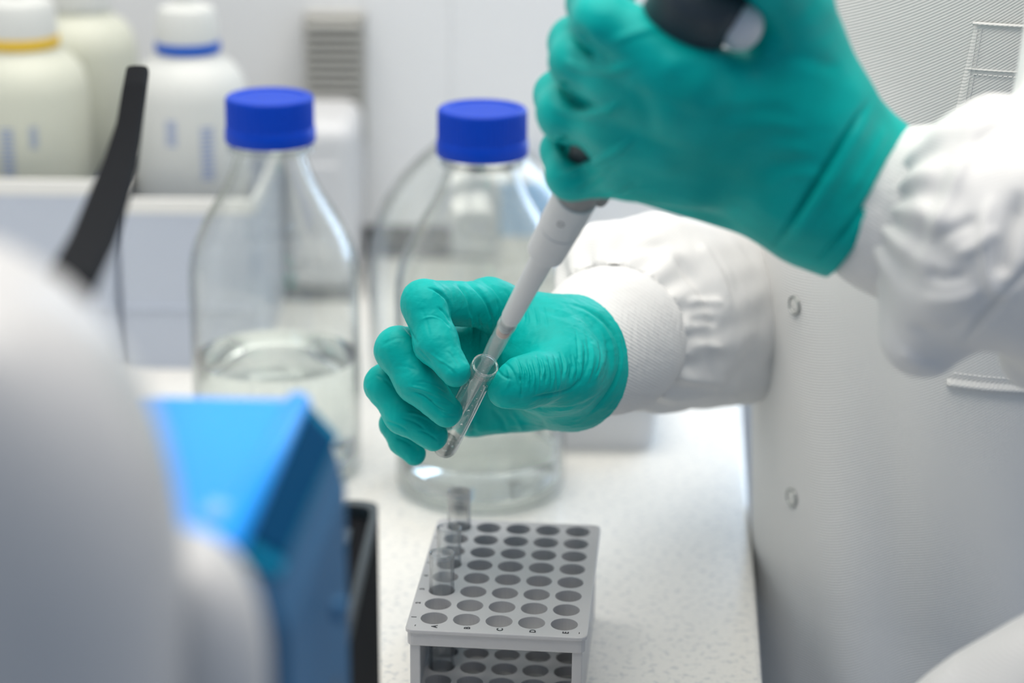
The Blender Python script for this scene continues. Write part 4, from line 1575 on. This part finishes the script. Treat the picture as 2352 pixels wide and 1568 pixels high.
# far (right) sleeve ------------------------------------------------------
g = Grid(dsg(1220, 1010, -330), dsg(2120, 330, 0), 1.5)
k_ = g.new()
chain(g, k_, [(pl(1325, 830, -57), 27.5), (pl(1400, 782, -88), 33), (pl(1440, 770, -105), 31)], 6)
v, q = surface_nets(g, k_)
v = relax(v, q, 4)
n = normals(v, q)
ax3 = np.array([.55, .22, -.8])
xx, yy, zz = frame_from(ax3)
p0 = pl(1317, 836, -50)
th = np.arctan2((v - p0) @ yy, (v - p0) @ xx)
v = v + n * (.2 * np.sin(th * 110) + .3 * pnoise(v, 40, 2, 2))[:, None]
kn = addto(quadmesh('knit_cuff', unwarp(v), q, M['knit']), person)
kn['label'] = 'knit cuff of the far sleeve'
s_ = g.new()
for a, ra, b, rb, kk in (
        (pl(1455, 745, -116), 36, pl(1500, 730, -135), 41, 8),
        (pl(1395, 620, -130), 23, pl(1470, 640, -140), 32, 10),
        (pl(1500, 730, -135), 41, pl(1620, 715, -175), 42, 12),
        (pl(1520, 850, -125), 16, pl(1610, 850, -150), 14, 8),
        (pl(1620, 715, -175), 42, pl(1830, 640, -250), 44, 12),
        (pl(1640, 840, -150), 14, pl(1740, 830, -190), 18, 8),
        (pl(1830, 640, -250), 44, pl(2050, 500, -280), 46, 12)):
    add_cone(g, s_, a, ra, b, rb, kk)
# hollow mouth of the sleeve around the knit
m_ = g.new()
add_cone(g, m_, pl(1380, 782, -80), 33.5, pl(1412, 774, -104), 33.5, 1)
s_ = np.maximum(s_, -m_)
v, q = surface_nets(g, s_)
v = relax(v, q, 3)
n = normals(v, q)
p0 = pl(1440, 765, -105)
ds = (v - p0) @ ax3
th = np.arctan2((v - p0) @ yy, (v - p0) @ xx)
S = [([(1540, 590), (1600, 640), (1650, 760)], 14, -3, -400, 0),
     ([(1600, 560), (1640, 620), (1680, 720)], 12, 2.4, -400, 0),
     ([(1560, 850), (1600, 870), (1680, 880)], 14, 2, -400, 0),
     ([(1570, 700), (1620, 690), (1660, 700)], 10, 2, -400, 0),
     ([(1570, 740), (1620, 735), (1650, 745)], 9, -2, -400, 0),
     ([(1575, 790), (1620, 790), (1660, 800)], 10, 2, -400, 0),
     ([(1430, 590), (1470, 570), (1540, 560)], 12, -2, -400, 0)]
v = v + n * (strokes(v, n, S) + 1.2 * pnoise(v, 50, 21, 3) + 1.5 * np.exp(-np.clip(ds, 0, 99) / 22) * np.sin(th * 15 + pnoise(v, 60, 1, 1)))[:, None]
sl2 = addto(quadmesh('sleeve', unwarp(v), q, M['sleeve']), person)
sl2['label'] = 'far sleeve of the coat, gathered around the knit cuff'

# torso of the coat -------------------------------------------------------
TCX, TCY = 284.5, 1132.0
NT, NZ = 420, 520
Z0, Z1T = -330.0, 620.0
def torso(th, z, off=0.0):
    """th: angle, pi = towards the bench (-X), -pi/2 = towards the camera"""
    a = 157 + 14 * np.clip((z - 300) / 300, 0, 1) - 10.5 * np.clip((250 - z) / 250, 0, 1) - 4 * np.clip(-z / 250, 0, 1)
    b = 150 + 20 * np.clip((z - 250) / 300, 0, 1) + 6 * np.clip(-z / 300, 0, 1)
    c, s = np.cos(th), np.sin(th)
    # folds: vertical drapes that grow to the lower right, diagonal ones near the chest
    u = th * 60
    tw = np.where(th > 1, th - 2 * np.pi, th)
    f = 5.5 * np.sin(u / 6.2 + z / 95 + .6 * np.sin(z / 80)) * np.clip((210 - z) / 220, .08, 1) * np.clip((tw + 2.7) / .5, .1, 1)
    f = f + 2.4 * np.sin(u / 3.3 + z / 60 + 1.2) * np.clip((180 - z) / 260, .05, 1) * np.clip((tw + 2.45) / .5, .05, 1)
    f = f + 2.6 * np.sin(z / 34 + u / 22 + .8 * np.sin(u / 16)) * np.exp(-((z - 420) / 110) ** 2) * .6
    f = f + 5 * np.exp(-((z - 262 - (th + 2.5) * -30) / 20) ** 2) * np.exp(-((th + 2.55) / .35) ** 2)
    f = f - 4 * np.exp(-((z - 215 + (th + 2.6) * 40) / 26) ** 2) * np.exp(-((th + 2.7) / .3) ** 2)
    r = f + off
    x = TCX + (a + r) * np.sign(c) * np.abs(c) ** .92
    y = TCY + (b + r) * np.sign(s) * np.abs(s) ** .92
    return np.stack([x, y, z + 0 * th], -1)
def fold_patch(name, tha, thb, za, zb, off, m, parent, nt_=60, nz_=60, thick=1.2, label=None):
    """cloth patch lying on the coat; tha, thb may depend on the height fraction"""
    T = np.linspace(0, 1, nt_)
    Zf = np.linspace(0, 1, nz_)
    tt, zf = np.meshgrid(T, Zf)
    A_ = tha(zf) if callable(tha) else tha
    B_ = thb(zf) if callable(thb) else thb
    th = A_ + (B_ - A_) * tt
    z = (za(tt) if callable(za) else za) * (1 - zf) + (zb(tt) if callable(zb) else zb) * zf
    edge = np.minimum(np.minimum(tt, 1 - tt) * (nt_ - 1), np.minimum(zf, 1 - zf) * (nz_ - 1))
    o_ = np.where(edge < 1, off - thick, off)
    vs = torso(th, z, o_).reshape(-1, 3)
    i = np.arange(nz_ - 1)[:, None] * nt_ + np.arange(nt_ - 1)[None]
    qd = np.stack([i, i + 1, i + nt_ + 1, i + nt_], -1).reshape(-1, 4)
    o = quadmesh(name, vs, qd, m)
    addto(o, parent)
    if label: o['label'] = label
    return o
th_, z_ = np.meshgrid(np.linspace(-math.pi, math.pi, NT, endpoint=False), np.linspace(Z0, Z1T, NZ))
vs = torso(th_, z_).reshape(-1, 3)
i = np.arange(NZ - 1)[:, None] * NT
j = np.arange(NT)[None]
j2 = (j + 1) % NT
qd = np.stack([i + j, i + j2, i + NT + j2, i + NT + j], -1).reshape(-1, 4)
# close the top with a sloping shoulder/neck part
coat = addto(quadmesh('lab_coat', vs, qd, M['coat']), person)
bmx = bmesh.new()
bmx.from_mesh(coat.data)
bmx.verts.ensure_lookup_table()
ring = [bmx.verts[(NZ - 1) * NT + k] for k in range(NT)]
prev = ring
for (sc_, dz) in ((.9, 22), (.7, 36), (.4, 46)):
    nr = [bmx.verts.new(((TCX + (r.co.x * 1000 - TCX) * sc_) / 1000, (TCY + (r.co.y * 1000 - TCY) * sc_) / 1000, (Z1T + dz) / 1000)) for r in ring]
    for k in range(NT):
        bmx.faces.new((prev[k], prev[(k + 1) % NT], nr[(k + 1) % NT], nr[k]))
    prev = nr
bmx.faces.new(prev)
bmx.to_mesh(coat.data)
bmx.free()
coat.data.polygons.foreach_set('use_smooth', [True] * len(coat.data.polygons))
coat['label'] = 'white twill body of the lab coat'
# pixel -> (th, z) on the coat
gt, gz_ = np.meshgrid(np.linspace(-3.14, -.2, 900), np.linspace(-300, 600, 900))
gp = torso(gt, gz_)
gc = (gp - CAM) @ W
gpx = 1176 + F * gc[..., 0] / -gc[..., 2]
gpy = 784 - F * gc[..., 1] / -gc[..., 2]
def tz(px, py):
    k = np.argmin((gpx - px) ** 2 + (gpy - py) ** 2 + np.where(gc[..., 2] < -1150, 1e4, 0))
    return gt.flat[k], gz_.flat[k]
def sub(o):
    return addto(o, coat)
# front panel edge (upper panel overlapping the lower one)
ea = [tz(*p) for p in ((1800, 640), (1760, 730), (1742, 800))]
# snap buttons
for px, py in ((1828, 700), (1769, 1145)):
    t0_, zz0 = tz(px, py)
    e0 = torso(t0_, zz0, 0.0)
    e1 = torso(t0_ + .01, zz0, 0.0)
    e2 = torso(t0_, zz0 + 1, 0.0)
    nn = np.cross(e1 - e0, e2 - e0)
    nn /= np.linalg.norm(nn)
    if nn @ (CAM - e0) < 0: nn = -nn
    # turn the snap a little more towards the bench side, as its foreshortening shows
    ring_ = [(4.6 + .55 * math.cos(a), .8 + .6 * math.sin(a)) for a in np.linspace(0, 2 * math.pi, 10, endpoint=False)]
    o = sub(lathe('snap_button', ring_, M['snap'], None, 48, close=True, xf=along(e0, nn)))
    o['label'] = 'round metal ring snap'
    sub(lathe('snap_centre', [(0, 0), (4.3, 0), (4.2, .7), (2.5, 1.0), (0, 1.1)], M['snapc'], None, 40, xf=along(e0, nn)))
# placket: raised overlapping strip along the front edge
te = [tz(px, py)[0] for px, py in ((1800, 650), (1795, 1200))]
# chest pocket
pa, pb, pc_ = tz(2240, 52), tz(2180, 310), tz(2350, 72)
zt, zb_ = pa[1], pb[1] - 60
pk2 = fold_patch('chest_pocket', lambda f_: pb[0] + (pa[0] - pb[0]) * np.clip((f_ * (zt - zb_) - 60) / (zt - pb[1]), -.3, 1), pa[0] + .95, zb_, zt, 1.6, M['coat'], coat, 80, 120, 1.5, 'chest pocket')
h1, h2 = tz(2220, 158), tz(2350, 180)
fold_patch('pocket_hem', pa[0] - .012, pa[0] + .95, h1[1] - .4, h1[1] + .6, 2.3, M['coat'], coat, 80, 4, .9)
fold_patch('pocket_top_edge', pa[0] - .005, pa[0] + .95, zt - 1.4, zt + .3, 2.6, M['coat'], coat, 80, 4, 1.2)
# hip pocket with a welt
w1, w2 = tz(2185, 868), tz(2345, 905)
fold_patch('pocket_welt', w1[0] - .012, w1[0] + 1.0, lambda t: w1[1] - 4.2 + 0 * t, lambda t: w1[1] + .6 + 0 * t, 2.6, M['coat'], coat, 80, 6, 2.2)
# stitching: short raised threads
def stitches(pts_thz, off, step=2.3, ln=1.5):
    vs, fs = [], []
    P3 = np.array([torso(t, z, off) for t, z in pts_thz])
    seg = np.linalg.norm(np.diff(P3, axis=0), axis=1)
    cum = np.r_[0, np.cumsum(seg)]
    s = 0
    while s < cum[-1] - ln:
        pp = []
        for u in (s, s + ln):
            k = min(np.searchsorted(cum, u, 'right') - 1, len(seg) - 1)
            f_ = (u - cum[k]) / seg[k]
            pp.append(P3[k] * (1 - f_) + P3[k + 1] * f_)
        a, b = pp
        d_ = (b - a) / np.linalg.norm(b - a)
        nn = np.array([a[0] - TCX, a[1] - TCY, 0])
        nn /= np.linalg.norm(nn)
        sd_ = np.cross(d_, nn)
        i0 = len(vs)
        for e in (a, b):
            vs += [e - sd_ * .22 - nn * .3, e + nn * .28, e + sd_ * .22 - nn * .3]
        fs += [(i0, i0 + 1, i0 + 4, i0 + 3), (i0 + 1, i0 + 2, i0 + 5, i0 + 4), (i0, i0 + 2, i0 + 1), (i0 + 3, i0 + 4, i0 + 5)]
        s += step
    return vs, fs
def stl(t0, z0, t1, z1_, off, n_=40):
    vs, fs = stitches([(t0 + (t1 - t0) * k / n_, z0 + (z1_ - z0) * k / n_) for k in range(n_ + 1)], off)
    o = sub(mesh('stitching', vs, fs, M['stitch']))
    o['kind'] = 'stuff'
stl(w1[0] + .01, w1[1] + 3.2, w1[0] + .9, w1[1] + 3.2, .4)
stl(pa[0] + .012, zt - 3, pb[0] + .012, pb[1] - 40, 2.0)
stl(pa[0] + .024, zt - 3, pb[0] + .024, pb[1] - 40, 2.0)
stl(pa[0] + .01, h1[1] - 2.2, pa[0] + .9, h1[1] - 2.2, 2.0)
# coat skirt fold billowing towards the camera at the lower right
g = Grid(dsg(2050, 1850, 60), dsg(2600, 1400, 260), 2.2)
s_ = g.new()
for a, ra, b, rb in ((pl(2290, 1680, 150), 42, pl(2480, 1600, 165), 46), (pl(2220, 1760, 140), 40, pl(2400, 1760, 150), 50)):
    add_cone(g, s_, a, ra, b, rb, 16, .8)
v, q = surface_nets(g, s_)
v = relax(v, q, 4)
n = normals(v, q)
v = v + n * (1.3 * pnoise(v, 60, 31, 2))[:, None]
fo = addto(quadmesh('coat_fold', unwarp(v), q, M['sleeve']), person)
fo['label'] = 'white coat fold bulging towards the camera at the bottom right corner'
